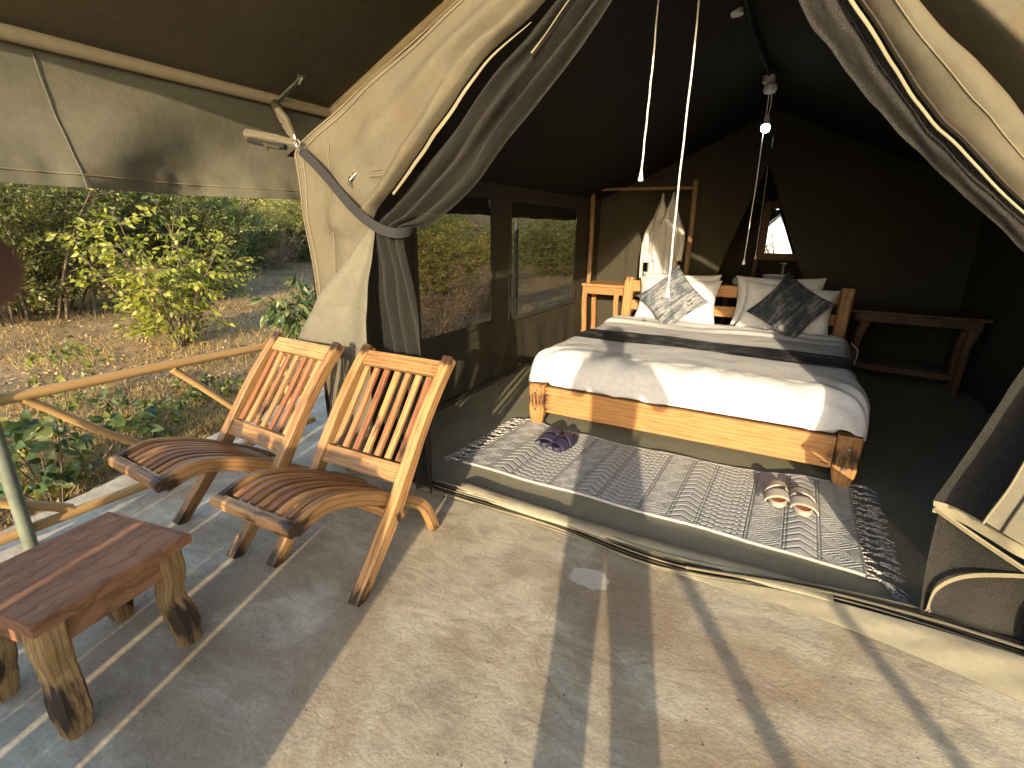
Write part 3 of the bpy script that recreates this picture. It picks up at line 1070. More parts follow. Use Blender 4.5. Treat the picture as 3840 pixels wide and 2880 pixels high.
sy = lambda x: 1.985 + 0.03 * math.sin(x * 1.9 + 1) - 0.02 * max(0, x) - 0.10 * math.exp(-((x + 0.28) / 0.42) ** 2)
sillstrip(lambda x: sy(x), lambda x: sy(x) + 0.022, 0.006, -1.75, 1.6, M['zip'], 'door_sill', 0.008, 0.01, 1)
sillstrip(lambda x: sy(x) + 0.018, lambda x: sy(x) + 0.075 + 0.06 * math.exp(-((x + 0.28) / 0.42) ** 2), 0.010, -1.78, 1.6, M['zipdark'], 'door_sill', 0.010, 0.02, 2)
for k in range(4):
    MB().sweep([(x, sy(x) + 0.026 + 0.017 * k + 0.006 * sn((x, k, 0), 4) , 0.026 + 0.006 * k + 0.006 * sn((x, k, 5), 3)) for x in np.linspace(-1.7, 1.6, 90)], rect(0.005, 0.006, 0.001)).build('zip', M['zip' if k % 2 else 'canvas_in'], tent)


def skirt(u, v):
    x = lerp(-0.22, 1.62, u)
    w_ = 0.30 * min(1, max(0, (x + 0.24) / 1.3)) ** 0.9
    y = sy(x) + 0.012 - w_ * v * 0.72 + 0.004 * sn((x, v, 1), 5)
    return (x, y, 0.012 + 0.035 * (1 - v) * min(1, (x + .3)) + 0.004 * math.sin(x * 26 + v * 5) * v * (1 - v) * 4 * max(0, x))


tgrid('door_sill', skirt, 90, 12, M['roll'])
for o_ in (0.02, 0.05, 0.085):
    MB().sweep([(x, sy(x) + 0.02 + o_ * min(1, max(0, x + .3)), 0.045 + 0.02 * min(1, max(0.0, x + .3)) - o_ * 0.1) for x in np.linspace(-0.2, 1.6, 60)], rect(0.008, 0.010, 0.002)).build('zip', M['zip'] if o_ != 0.05 else M['zipdark'], tent)
# tent corner pole, rope ends between the chairs
MB().sweep([(-2.24, 2.05, 0.0), (-2.24, 2.05, 1.75)], ring(0.022, 10), up=(0, 1, 0)).build('corner_pole', M['paint'], tent)
# eave sleeve and lashed strut at the corner
b = MB()
b.sweep(spline([(-2.30, 1.93, 1.80), (-2.45, 1.92, 1.835), (-2.63, 1.90, 1.865)], 6), rect(0.05, 0.05, 0.016), up=(0, 0, 1), scale=lambda t: 0.75 + 0.25 * t)
b.build('eave_sleeve', M['canvas'], tent)
MB().sweep([(-2.35, 1.905, 1.785), (-2.48, 1.895, 1.805), (-2.60, 1.885, 1.832)], ring(0.015, 8)).build('eave_sleeve_slot', M['black'], tent)
MB().sweep(spline([(-2.36, 1.88, 1.78), (-2.42, 1.875, 1.79), (-2.46, 1.875, 1.80), (-2.44, 1.87, 1.775), (-2.47, 1.875, 1.81)], 6), ring(0.006, 6)).build('rope', M['canvas_in'], tent)

# ================================================================== FLY
FX, FY0, FY1, FZ = -2.85, 0.28, 8.6, 2.12
FS = 0.48
FR = FZ + FS * (RX - FX)
FX1 = RX + (RX - FX)
fly = thing('fly_sheet', 'dark brown canvas fly roof with side valance stretched over the tent and deck', 'canopy', (0, 0, 0))


def flyp(sx):
    def fn(u, v):
        x = lerp(RX, FX if sx < 0 else FX1, v)
        y = lerp(FY0 - 0.05 * math.sin(v * 9), FY1, u)
        return (x, y, FR - FS * abs(x - RX) + 0.03 - 0.05 * math.sin(PI * v) * (0.6 + 0.4 * math.sin(u * 6)) * math.sin(PI * min(1, u + 0.02)))
    return fn


tgrid('roof_panel', flyp(-1), 60, 24, M['roof'], parent=fly)
tgrid('roof_panel', flyp(1), 60, 24, M['roof'], parent=fly)


def val(u, v, side=-1):
    y = lerp(FY0, FY1, u)
    x = FX if side < 0 else FX1
    # soft diagonal drape, hem weight at the bottom
    f = 0.055 * math.sin(y * 4.6 + v * 3.6 + 1.3 * sn((y, v, 0), 1.2)) * v + 0.020 * sn((y + v * .5, v * 0.6, 2), 2.4) * v + 0.012 * sn((y + v * .4, v, 6), 6) * v
    f += 0.009 * math.sin(y * 38 + 4 * sn((y, 0, 0), 3)) * max(0, (v - 0.75) * 4) * (1 if v < 0.93 else 0.4)
    return (x + (f if side < 0 else -f) - side * 0.03 * v, y, lerp(FZ - 0.012, 1.565, v) - 0.012 * math.sin(y * 1.1))


tgrid('valance', val, 260, 30, M['canvas_fly'], parent=fly)
tgrid('valance', lambda u, v: val(u, v, 1), 60, 6, M['canvas_fly'], parent=fly)
MB().sweep([Vector(val(u, 0.90)) + Vector((0.004, 0, 0)) for u in np.linspace(0.0, 0.35, 120)], rect(0.003, 0.005, 0.001)).build('seam', M['thread'], fly)
yu = (1.13 - FY0) / (FY1 - FY0)
for du in (0.0,):
    MB().sweep([Vector(val(yu + du + 0.006 * v, v)) + Vector((0.005, 0, 0)) for v in np.linspace(0.02, 1, 30)], rect(0.004, 0.004, 0.001), up=(0, 1, 0)).build('seam', M['canvas_fly'], fly)
# frame
MB().sweep([(FX + 0.028, y, FZ - 0.002 - 0.006 * math.sin(y)) for y in np.linspace(FY0 + .02, 8.5, 20)], ring(0.031, 12)).build('eave_pole', M['paint'], fly)
MB().sweep([(FX1 - 0.028, y, FZ) for y in np.linspace(FY0 + .02, 8.5, 6)], ring(0.031, 12)).build('eave_pole', M['paint'], fly)
for yy in (2.68, 8.4):
    MB().sweep([(FX + .03, yy, FZ), (RX, yy, FR - 0.03)], ring(0.031, 12)).build('rafter', M['paint'], fly)
    MB().sweep([(FX1 - .03, yy, FZ), (RX, yy, FR - 0.03)], ring(0.031, 12)).build('rafter', M['paint'], fly)
MB().sweep([(RX, FY0 + .03, FR - 0.03), (RX, 8.4, FR - 0.03)], ring(0.031, 12)).build('ridge_pole', M['paint'], fly)
for yy in (0.68, 2.68, 5.3, 8.4):
    MB().sweep([(FX + .03, yy, 0), (FX + .03, yy, FZ)], ring(0.027, 12), up=(0, 1, 0)).build('post', M['gpost'], fly)
    MB().sweep([(FX1 - .03, yy, 0), (FX1 - .03, yy, FZ)], ring(0.027, 12), up=(0, 1, 0)).build('post', M['gpost'], fly)
# lashed strut between eave pole and tent corner, bracket
MB().sweep([(-2.83, 2.25, 2.10), (-2.62, 2.12, 2.0), (-2.45, 2.02, 1.93), (-2.30, 1.93, 1.81)], ring(0.024, 10), scale=lambda t: 1.1 - 0.35 * t, jit=0.12).build('strut', M['canvas'], fly)
for t in (0.15, 0.35, 0.45, 0.62, 0.75):
    p = Vector((-2.83, 2.25, 2.10)).lerp(Vector((-2.30, 1.93, 1.81)), t)
    MB().sweep([p, p.lerp(Vector((-2.30, 1.93, 1.81)), 0.03 / max(0.05, (1 - t)) * 0.6)], ring(0.0275 - 0.008 * t, 10)).build('lashing', M['canvas_pale'], fly)
MB().bar((-2.83, 2.25, 2.09), (-2.58, 2.27, 2.215), 0.03, 0.014).build('bracket', M['gpost'], fly)
MB().sweep(spline([(-2.62, 2.26, 2.20), (-2.60, 2.25, 2.22), (-2.575, 2.25, 2.20), (-2.60, 2.25, 2.17)], 5), ring(0.005, 6)).build('hook', M['metal'], fly)

# ================================================================== BED
bed = thing('double_bed', 'wide low timber bed with bolted corner posts and slatted headboard', 'bed', (-0.525, 3.11, 0), -0.012)
HX = 1.015                       # half width to post outer face
BL = 2.12


def legchar(t, x, y):
    return 0.62 * math.exp(-((t - 0.62) / 0.2) ** 2) + (0.25 if t > 0.97 else 0)


def post_leg(x, y, z1, w_, d, name='leg', ch=legchar):
    b = MB()
    pts = [(x, y, z1 * t) for t in (0, 0.05, 0.12, 0.2, 0.3, 0.4, 0.5, 0.6, 0.7, 0.8, 0.9, 0.97, 1)]
    b.sweep(pts, rect(w_, d, 0.008), up=(0, 1, 0), char=ch, scale=lambda t: (0.55 + 0.45 * min(1, t / 0.35), 0.75 + 0.25 * min(1, t / 0.3)))
    return b.build(name, M['bed'], bed)


for sx in (-1, 1):
    lg = post_leg(sx * (HX - 0.06), 0.03, 0.335, 0.12, 0.065)
    for zz in (0.145, 0.265):
        MB().lathe([(0.0, -0.012), (0.008, -0.012), (0.012, -0.008), (0.012, 0.0)], (sx * (HX - 0.06) + 0.01 * sx * (zz - .2) * 3, -0.003, zz), 8, 'Y').build('bolt', M['metal'], lg)
    # headboard posts lean a touch
    b = MB()
    b.sweep([(sx * (HX - 0.05), BL + 0.02, 0), (sx * (HX - 0.05), BL + 0.02, 0.55), (sx * (HX - 0.05) + 0.01, BL + 0.045, 0.93)], rect(0.10, 0.06, 0.012), up=(0, 1, 0), char=lambda t, x, y: 0.35 * (t > .93))
    b.build('headboard_post', M['bed'], bed)
    MB().bar((sx * (HX - 0.035), 0.07, 0.23), (sx * (HX - 0.035), BL, 0.23), 0.035, 0.17, seg=6).build('side_rail', M['bed'], bed)
MB().bar((-HX + 0.125, 0.028, 0.222), (HX - 0.125, 0.028, 0.222), 0.038, 0.19, seg=24, char=lambda t, x, y: 0.55 * math.exp(-(t / 0.012) ** 2) + .3 * math.exp(-((1 - t) / 0.01) ** 2)).build('footboard', M['bed'], bed)
for z0, z1 in ((0.79, 0.90), (0.60, 0.70), (0.42, 0.52)):
    MB().bar((-HX + 0.10, BL + 0.03, (z0 + z1) / 2), (HX - 0.10, BL + 0.03, (z0 + z1) / 2), 0.032, z1 - z0, seg=8).build('headboard_rail', M['bed'], bed)
for k in range(8):
    MB().bar((-HX + 0.06, 0.2 + k * 0.25, 0.29), (HX - 0.06, 0.2 + k * 0.25, 0.29), 0.08, 0.02).build('bed_slat', M['bed'], bed)


# mattress + duvet
def pillow_shape(w_, h, t, sq=0.5):
    pass


mat_o = MB()
mat_o.sweep([(0, 0.09, 0.40), (0, BL - 0.03, 0.40)], rect(1.86, 0.18, 0.05), up=(0, 0, 1))
mo = mat_o.build('mattress', M['white'], None, loc=(-0.525, 3.11, 0), rot=(0, 0, -0.012))
tag(mo, 'white mattress mostly hidden under the duvet on the wooden bed', 'mattress')


def duvet(u, v):
    # u across (-1..1), v along from foot to near the pillows
    a = (u - 0.5) * 2
    x = a * 1.06
    y = lerp(-0.015, 1.86, v)
    edge = abs(a)
    side = max(0, (edge - 0.86) / 0.14)
    foot = max(0, (0.11 - v) / 0.11)
    z = 0.565 + 0.010 * sn((x, y, 0), 2.0) + 0.004 * sn((x, y, 0), 6)
    z += 0.022 * max(0, math.sin(PI * min(1, max(0, (v - 0.80) / 0.16))))   # turned-down roll at the top
    z -= 0.21 * (1 - math.sqrt(max(0, 1 - foot ** 2.2))) + 0.18 * (1 - math.sqrt(max(0, 1 - side ** 2.2)))
    x *= 1 + 0.012 * math.sin(y * 9) * side - 0.035 * side * side
    y += 0.03 * foot * (1 - foot) * 4 * -0.5
    pk = (1 - min(1, v / 0.3))
    z += 0.009 * pk * math.sin(x * 23 + 5 * sn((x, y, 1), 2)) * (foot > 0) + 0.003 * math.sin(x * 7 + y * 4)
    # wrinkles close to the turned down end
    z += 0.008 * math.sin((y * 34) + 2.5 * sn((x, y, 7), 1.6)) * max(0, min(1, (v - 0.72) / 0.08)) * (v < 0.985)
    z = max(z, 0.335 + 0.01 * sn((x, y, 3), 5))
    # deep gathers at the two foot corners
    if edge > 0.6 and v < 0.25:
        z += 0.016 * math.sin(math.atan2(v * 1.9 + 0.01, 1.05 - edge) * 16) * min(1, (edge - 0.6) * 4) * (0.25 - v) * 4
    return (x, y, z)


do = MB().grid(duvet, 130, 150).build('duvet', M['white'], None, angle=180, loc=(-0.525, 3.11, 0), rot=(0, 0, -0.012))
tag(do, 'plump white duvet spread across the wooden bed', 'duvet')


def runner(u, v):
    y0 = lerp(0.64, 0.34 , 0)
    vv = lerp(0.335, 0.535, v)
    vv += 0.015 * math.sin(u * 4 + .6)
    p = Vector(duvet(lerp(0.03, 0.988, u), vv))
    return (p.x, p.y, p.z + 0.010)


ro = MB().grid(runner, 100, 20, gc=lambda u, v: (u * 2.05, v * 0.4, 0)).build('bed_runner', M['runner'], None, angle=180, loc=(-0.525, 3.11, 0), rot=(0, 0, -0.012))
tag(ro, 'charcoal patterned runner laid across the white duvet', 'bed runner')


def cushion(name, w_, h, t, mat, label, cat, mtx, soft=2.6, group=None, seed=0, pinch=0.10, wr=0.01):
    n = 26
    b = MB()

    def side(sg):
        def fn(u, v):
            a, c = (u - .5) * 2, (v - .5) * 2
            e = (1 - abs(a) ** soft) * (1 - abs(c) ** soft)
            th = t * max(0, e) ** 0.42
            k = 1 - pinch * (1 - (a * a)) * abs(c) ** 3 * 0
            xx = a * w_ / 2 * (1 - pinch * (1 - c * c) ** 0.0 * (1 - abs(c) ** 2) * abs(a) ** 4 * 0.9)
            zz = c * h / 2 * (1 - pinch * (1 - abs(a) ** 2) * abs(c) ** 4 * 0.9)
            ww = wr * sn((a * 2 + seed, c * 2, sg), 1.4) + wr * 0.5 * sn((a * 6 + seed, c * 6, sg), 1)
            return (xx, sg * (th / 2 + ww * max(0, e) ** 0.5), zz)
        return fn
    b.grid(side(-1), n, n, gc=lambda u, v: (u * w_, v * h, 0))
    b.grid(side(1), n, n, gc=lambda u, v: (u * w_, v * h, 0))
    for i, f in enumerate(b.f):
        if i >= n * n:
            b.f[i] = f[::-1]
    o = b.build(name, mat, None, angle=180)
    o.matrix_world = mtx
    return tag(o, label, cat, group)


def pm(x, y, z, lean, roll_=0, yaw=0):
    return Matrix.Translation((x, y, z)) @ Matrix.Rotation(yaw, 4, 'Z') @ Matrix.Rotation(-lean, 4, 'X') @ Matrix.Rotation(roll_, 4, 'Y')


cushion('pillow', 0.74, 0.46, 0.20, M['white'], 'rear white pillow behind the pale blue cushion against the headboard', 'pillow', pm(-0.925, 5.13, 0.78, 0.30, 0.0, 0.02), seed=1)
cushion('pillow', 0.76, 0.44, 0.20, M['white'], 'front white pillow under the pale blue cushion, in full sun', 'pillow', pm(-0.915, 5.00, 0.755, 0.36, 0.01, 0), seed=2)
cushion('pillow', 0.72, 0.46, 0.20, M['white'], 'rear white pillow behind the dark navy cushion against the headboard', 'pillow', pm(-0.06, 5.12, 0.79, 0.30, -0.02, 0), seed=3)
cushion('pillow', 0.74, 0.44, 0.20, M['white'], 'front white pillow under the dark navy cushion, in the shade', 'pillow', pm(0.02, 4.99, 0.745, 0.36, 0.07, 0), seed=4)
cushion('cushion', 0.47, 0.47, 0.13, M['cush_l'], 'pale blue and grey brushed pattern cushion set on one corner', 'cushion', pm(-0.925, 4.84, 0.79, 0.45, 0.82, 0.05), seed=5, pinch=0.13)
cushion('cushion', 0.47, 0.47, 0.13, M['cush_d'], 'dark navy brushed pattern cushion set on one corner', 'cushion', pm(0.045, 4.82, 0.785, 0.50, 0.60, -0.05), seed=6, pinch=0.13)


# ================================================================== RUG
RW, RH = 2.03, 0.80


def rug_pattern():
    NX, NY_ = 760, 300
    X, Y = np.meshgrid(np.linspace(0, RW, NX), np.linspace(0, RH, NY_), indexing='ij')
    bands = [('dia', .17), ('zig', .15), ('stair', .24), ('dia', .15), ('zig', .13), ('stair', .22), ('dia', .15), ('zig', .13), ('stair', .22), ('dia', .16), ('zig', .14), ('dia', .17)]
    tot = sum(b[1] for b in bands)
    d = np.zeros_like(X)
    x0 = 0.0
    for kind, wd in bands:
        wd = wd * RW / tot
        mk = (X >= x0) & (X < x0 + wd)
        lx = (X - x0) / wd
        if kind == 'dia':
            py = (Y / 0.133) % 1.0
            r = np.abs(lx - .5) * 2 + np.abs(py - .5) * 2
            q = ((r * 3.4) % 1.0 < 0.26) & (r < 1.25)
            q |= (r > 1.3) & ((Y * 75 + X * 75) % 1 < 0.35)
        elif kind == 'zig':
            tri = np.abs(((lx * 1.0) % 1) - .5) * 2
            ph = (Y / 0.055 + tri * 0.9) % 1.0
            q = ph < 0.22
        else:
            st_ = np.floor(lx * 8) / 8
            tri = np.abs((st_ * 1.0 + 1 / 16) % 1 - .5) * 2
            ph = (Y / 0.044 + np.round(tri * 4) * 0.5 * 0.68) % 1.0
            q = ph < 0.24
            edge = (lx * 8) % 1
            q |= (edge < 0.14) & (ph < 0.55)
        d[mk] = np.maximum(d[mk], q[mk].astype(float))
        for off in (0.0, 0.014):
            d[np.abs(X - x0 - off) < 0.0025] = 1.0
        x0 += wd
    d[(Y < .012) | (Y > RH - .012)] *= 0.3
    # yarn irregularity
    d = np.clip(d * (0.75 + 0.5 * rng.random(d.shape)) + (rng.random(d.shape) < 0.05) * 0.5, 0, 1)
    # soften
    k = d.copy()
    for ax_ in (0, 1):
        k = (np.roll(k, 1, ax_) + 2 * k + np.roll(k, -1, ax_)) / 4
    return X, Y, k


RC = [Vector((-1.60, 2.345, 0)), Vector((0.47, 2.295, 0)), Vector((0.475, 3.16, 0)), Vector((-1.55, 3.16, 0))]


def rug_xy(s, t):
    p = RC[0].lerp(RC[1], s).lerp(RC[3].lerp(RC[2], s), t)
    return p


def make_rug():
    X, Y, D = rug_pattern()
    NX, NY_ = X.shape
    s, t = X / RW, Y / RH
    bow = 0.075 * np.clip(1 - ((s - 0.52) / 0.47) ** 2, 0, 1) ** 0.6
    tt = t * (1 - bow / 0.85)
    px = (RC[0].x * (1 - s) + RC[1].x * s) * (1 - tt) + (RC[3].x * (1 - s) + RC[2].x * s) * tt
    py = (RC[0].y * (1 - s) + RC[1].y * s) * (1 - tt) + (RC[3].y * (1 - s) + RC[2].y * s) * tt
    py -= 0.03 * np.clip((s - 0.8) / 0.2, 0, 1) ** 2 * (1 - t)
    z = 0.024 - 0.0045 * D + 0.0012 * np.sin(X * 900) * np.sin(Y * 900)
    # ripples at the right end and where the bed leg nips it
    e = np.clip((s - 0.74) / 0.26, 0, 1)
    z += 0.020 * e * (1 + np.sin(s * 46 - t * 5.5)) * 0.5 * (0.3 + 0.7 * t)
    z += 0.022 * np.exp(-((s - 0.90) / 0.045) ** 2) * t
    z += 0.004 * np.sin(s * 21 + t * 3)
    z += 0.014 * np.exp(-((s - 0.04) / 0.04) ** 2) * np.exp(-((t - 0.98) / 0.2) ** 2)
    co = np.stack([px, py, z], -1).reshape(-1, 3)
    I = np.arange(NX * NY_).reshape(NX, NY_)
    F = np.stack([I[:-1, :-1], I[1:, :-1], I[1:, 1:], I[:-1, 1:]], -1).reshape(-1, 4)
    me = bpy.data.meshes.new('rug_weave')
    me.from_pydata(co.tolist(), [], F.tolist())
    a = me.attributes.new('pat', 'FLOAT', 'POINT')
    a.data.foreach_set('value', D.astype(np.float32).ravel())
    me.shade_smooth()
    m, T, N, L, B = new_mat('woven_rug')
    at = N.new('ShaderNodeAttribute')
    at.attribute_name = 'pat'
    r = ramp(N, [(0.10, (0.415, 0.42, 0.42)), (0.80, (0.165, 0.17, 0.18))])
    L.new(at.outputs['Fac'], r.inputs[0])
    tc = N.new('ShaderNodeTexCoord')
    nz = noise_n(N, L, tc.outputs['Object'], 150, 3, .7)
    k = ramp(N, [(0.3, 0.72), (0.7, 1.15)])
    L.new(nz.outputs['Fac'], k.inputs[0])
    c = mixc(N, L, 1.0, r.outputs[0], k.outputs[0], 'MULTIPLY')
    L.new(c, B.inputs['Base Color'])
    B.inputs['Roughness'].default_value = 0.95
    bump(N, L, nz.outputs['Fac'], 0.5, 0.004, B)
    me.materials.append(m)
    rug = thing('rug', 'cream and grey woven rug with knotted fringe lying at the foot of the bed', 'rug', (0, 0, 0))
    link('rug_weave', me, rug)
    # bound edge
    def at_(s_, t_):
        i = min(NX - 1, max(0, int(s_ * (NX - 1))))
        j = min(NY_ - 1, max(0, int(t_ * (NY_ - 1))))
        return Vector((px[i, j], py[i, j], z[i, j]))
    for t_ in (0, 1):
        MB().sweep([at_(s_, t_) - Vector((0, 0, 0.006)) for s_ in np.linspace(0, 1, 60)], ring(0.008, 6)).build('rug_edge', M['rugedge'], rug)
    for s_ in (0, 1):
        MB().sweep([at_(s_, t_) - Vector((0, 0, 0.006)) for t_ in np.linspace(0, 1, 30)], ring(0.009, 6)).build('rug_edge', M['rugedge2'], rug)
    # fringe: each tassel a knot and a spray of strands
    for s_ in (0, 1):
        sg = -1 if s_ == 0 else 1
        for k_ in range(15):
            p = at_(s_, k_ / 14)
            b = MB()
            kn = p + Vector((sg * 0.05, random.uniform(-.012, .012), -0.006))
            kn.z = max(0.014, kn.z)
            for side in (-1, 1):
                b.sweep(spline([p + Vector((0, side * 0.02, 0)), p.lerp(kn, .6) + Vector((0, side * 0.008, 0.004)), kn], 4), ring(0.0035, 5))
            b.sweep([kn - Vector((sg * .007, 0, 0)), kn, kn + Vector((sg * .007, 0, 0))], ring(0.007, 6))
            big = (k_ == 0 and s_ == 1)
            for q in range(9 if not big else 16):
                d = Vector((sg * random.uniform(.05, .10), random.uniform(-.045, .035) - (0.07 if big else 0), 0)) * (1.2 if big else 1)
                e_ = kn + d
                e_.z = 0.013 + random.random() * 0.006
                mid = kn.lerp(e_, .5) + Vector((random.uniform(-.01, .01), random.uniform(-.012, .012), 0.012 * random.random()))
                b.sweep(spline([kn, mid, e_], 3), ring(0.0022, 4), scale=lambda t: 1.2 - .5 * t)
            b.build('tassel', M['tassel_l' if s_ == 0 else 'tassel_d'], rug)
    return rug


M['rugedge'] = canvas('rug_binding', (0.47, 0.44, 0.39), weave=200)
M['rugedge2'] = canvas('rug_end_binding', (0.20, 0.20, 0.21), weave=200)


def tassel_mat(name, lo, hi):
    m, T, N, L, B = new_mat(name)
    tc = N.new('ShaderNodeTexCoord')
    n = noise_n(N, L, tc.outputs['Object'], 120, 2, .5)
    r = ramp(N, [(0.42, lo), (0.55, hi)])
    L.new(n.outputs['Fac'], r.inputs[0])
    L.new(r.outputs[0], B.inputs['Base Color'])
    B.inputs['Roughness'].default_value = 0.95
    return m


M['tassel_l'] = tassel_mat('fringe_yarn', (0.045, 0.047, 0.052), (0.55, 0.54, 0.52))
M['tassel_d'] = tassel_mat('fringe_yarn_grey', (0.07, 0.075, 0.09), (0.42, 0.41, 0.40))
make_rug()


# ================================================================== SANDALS
def outline(n=28, flip=1):
    pts = []
    for k in range(n):
        a = 2 * PI * k / n
        y = math.sin(a) * 0.135
        wv_ = 0.054 if y < 0 else 0.045            # toe end (towards -y) wider
        x = math.cos(a) * wv_ * (1 - 0.10 * math.sin(a * 2) * flip)
        x = math.copysign(abs(x) ** 0.85 * wv_ ** 0.15, x)
        pts.append((x, y))
    return pts


def sandal(label, loc, rz, body, foot, flip, group):
    t = thing('sandal', label, 'sandal', loc, rz, group)
    o_ = outline(28, flip)
    b = MB()
    V, F = [], []
    lv = [(0.92, 0.0), (1.0, 0.006), (1.02, 0.022), (1.0, 0.030), (0.93, 0.034), (0.86, 0.027), (0.0, 0.024)]
    for (s_, z) in lv:
        for (x, y) in o_:
            V.append((x * s_, y * s_, z + (0.006 if y > 0.05 else 0) * (z > .01)))
    n = len(o_)
    for i in range(len(lv) - 1):
        for j in range(n):
            F.append((i * n + j, i * n + (j + 1) % n, (i + 1) * n + (j + 1) % n, (i + 1) * n + j))
    F.append(tuple(range(n))[::-1])
    b.add(V, F)
    b.build('sole', body, t)
    b = MB()
    b.add([(x * .9, y * .9, 0.0300 + (0.006 if y > 0.05 else 0)) for (x, y) in o_] + [(0, 0, 0.0285)], [(j, (j + 1) % n, n) for j in range(n)])
    b.build('footbed', foot, t)

    def strap(y0, y1, h, name, thick=0.004):
        bb = MB()

        def fn(u, v):
            a = lerp(-0.12, PI + 0.12, u)
            y = lerp(y0, y1, v) + 0.018 * math.cos(a) * flip
            wd = 0.0555 if y < 0 else 0.050
            return (math.cos(a) * wd, y, 0.020 + max(-0.2, math.sin(a)) * (h * (0.72 + 0.34 * v) if y0 < -.05 else h))
        bb.grid(fn, 16, 5)
        ob = bb.build(name, body, t, angle=180)
        md = ob.modifiers.new('solid', 'SOLIDIFY')
        md.thickness = thick
        return ob
    s1 = strap(-0.106, -0.026, 0.040, 'front_strap', 0.007)
    strap(-0.020, 0.050, 0.052, 'back_strap', 0.007)
    b = MB()
    for (p, q) in (((-.012, -.034), (.012, -.034)), ((.012, -.034), (.012, -.016)), ((.012, -.016), (-.012, -.016)), ((-.012, -.016), (-.012, -.034))):
        b.bar((p[0] + .02 * flip, p[1], 0.0745), (q[0] + .02 * flip, q[1], 0.0745), 0.004, 0.004, bev=0.001)
    b.bar((-.016 + .02 * flip, -0.025, 0.0725), (.016 + .02 * flip, -0.025, 0.0725), 0.010, 0.002, bev=.0005)
    b.build('buckle', M['black'], t)
    return t


sandal('left sandal of the dark purple pair on the rug by the left bed leg', (-1.245, 2.89, 0.030), -0.10, M['navy'], M['dkfoot'], 1, 'purple sandals')
sandal('right sandal of the dark purple pair, nearer the rug middle', (-1.135, 2.86, 0.030), -0.16, M['navy'], M['dkfoot'], -1, 'purple sandals')
sandal('left sandal of the beige pair with tan footbed on the rug', (0.115, 2.80, 0.032), 0.06, M['beige'], M['tan'], 1, 'beige sandals')
sandal('right sandal of the beige pair, closest to the fringed rug end', (0.235, 2.765, 0.034), 0.10, M['beige'], M['tan'], -1, 'beige sandals')

# ================================================================== CHAIRS


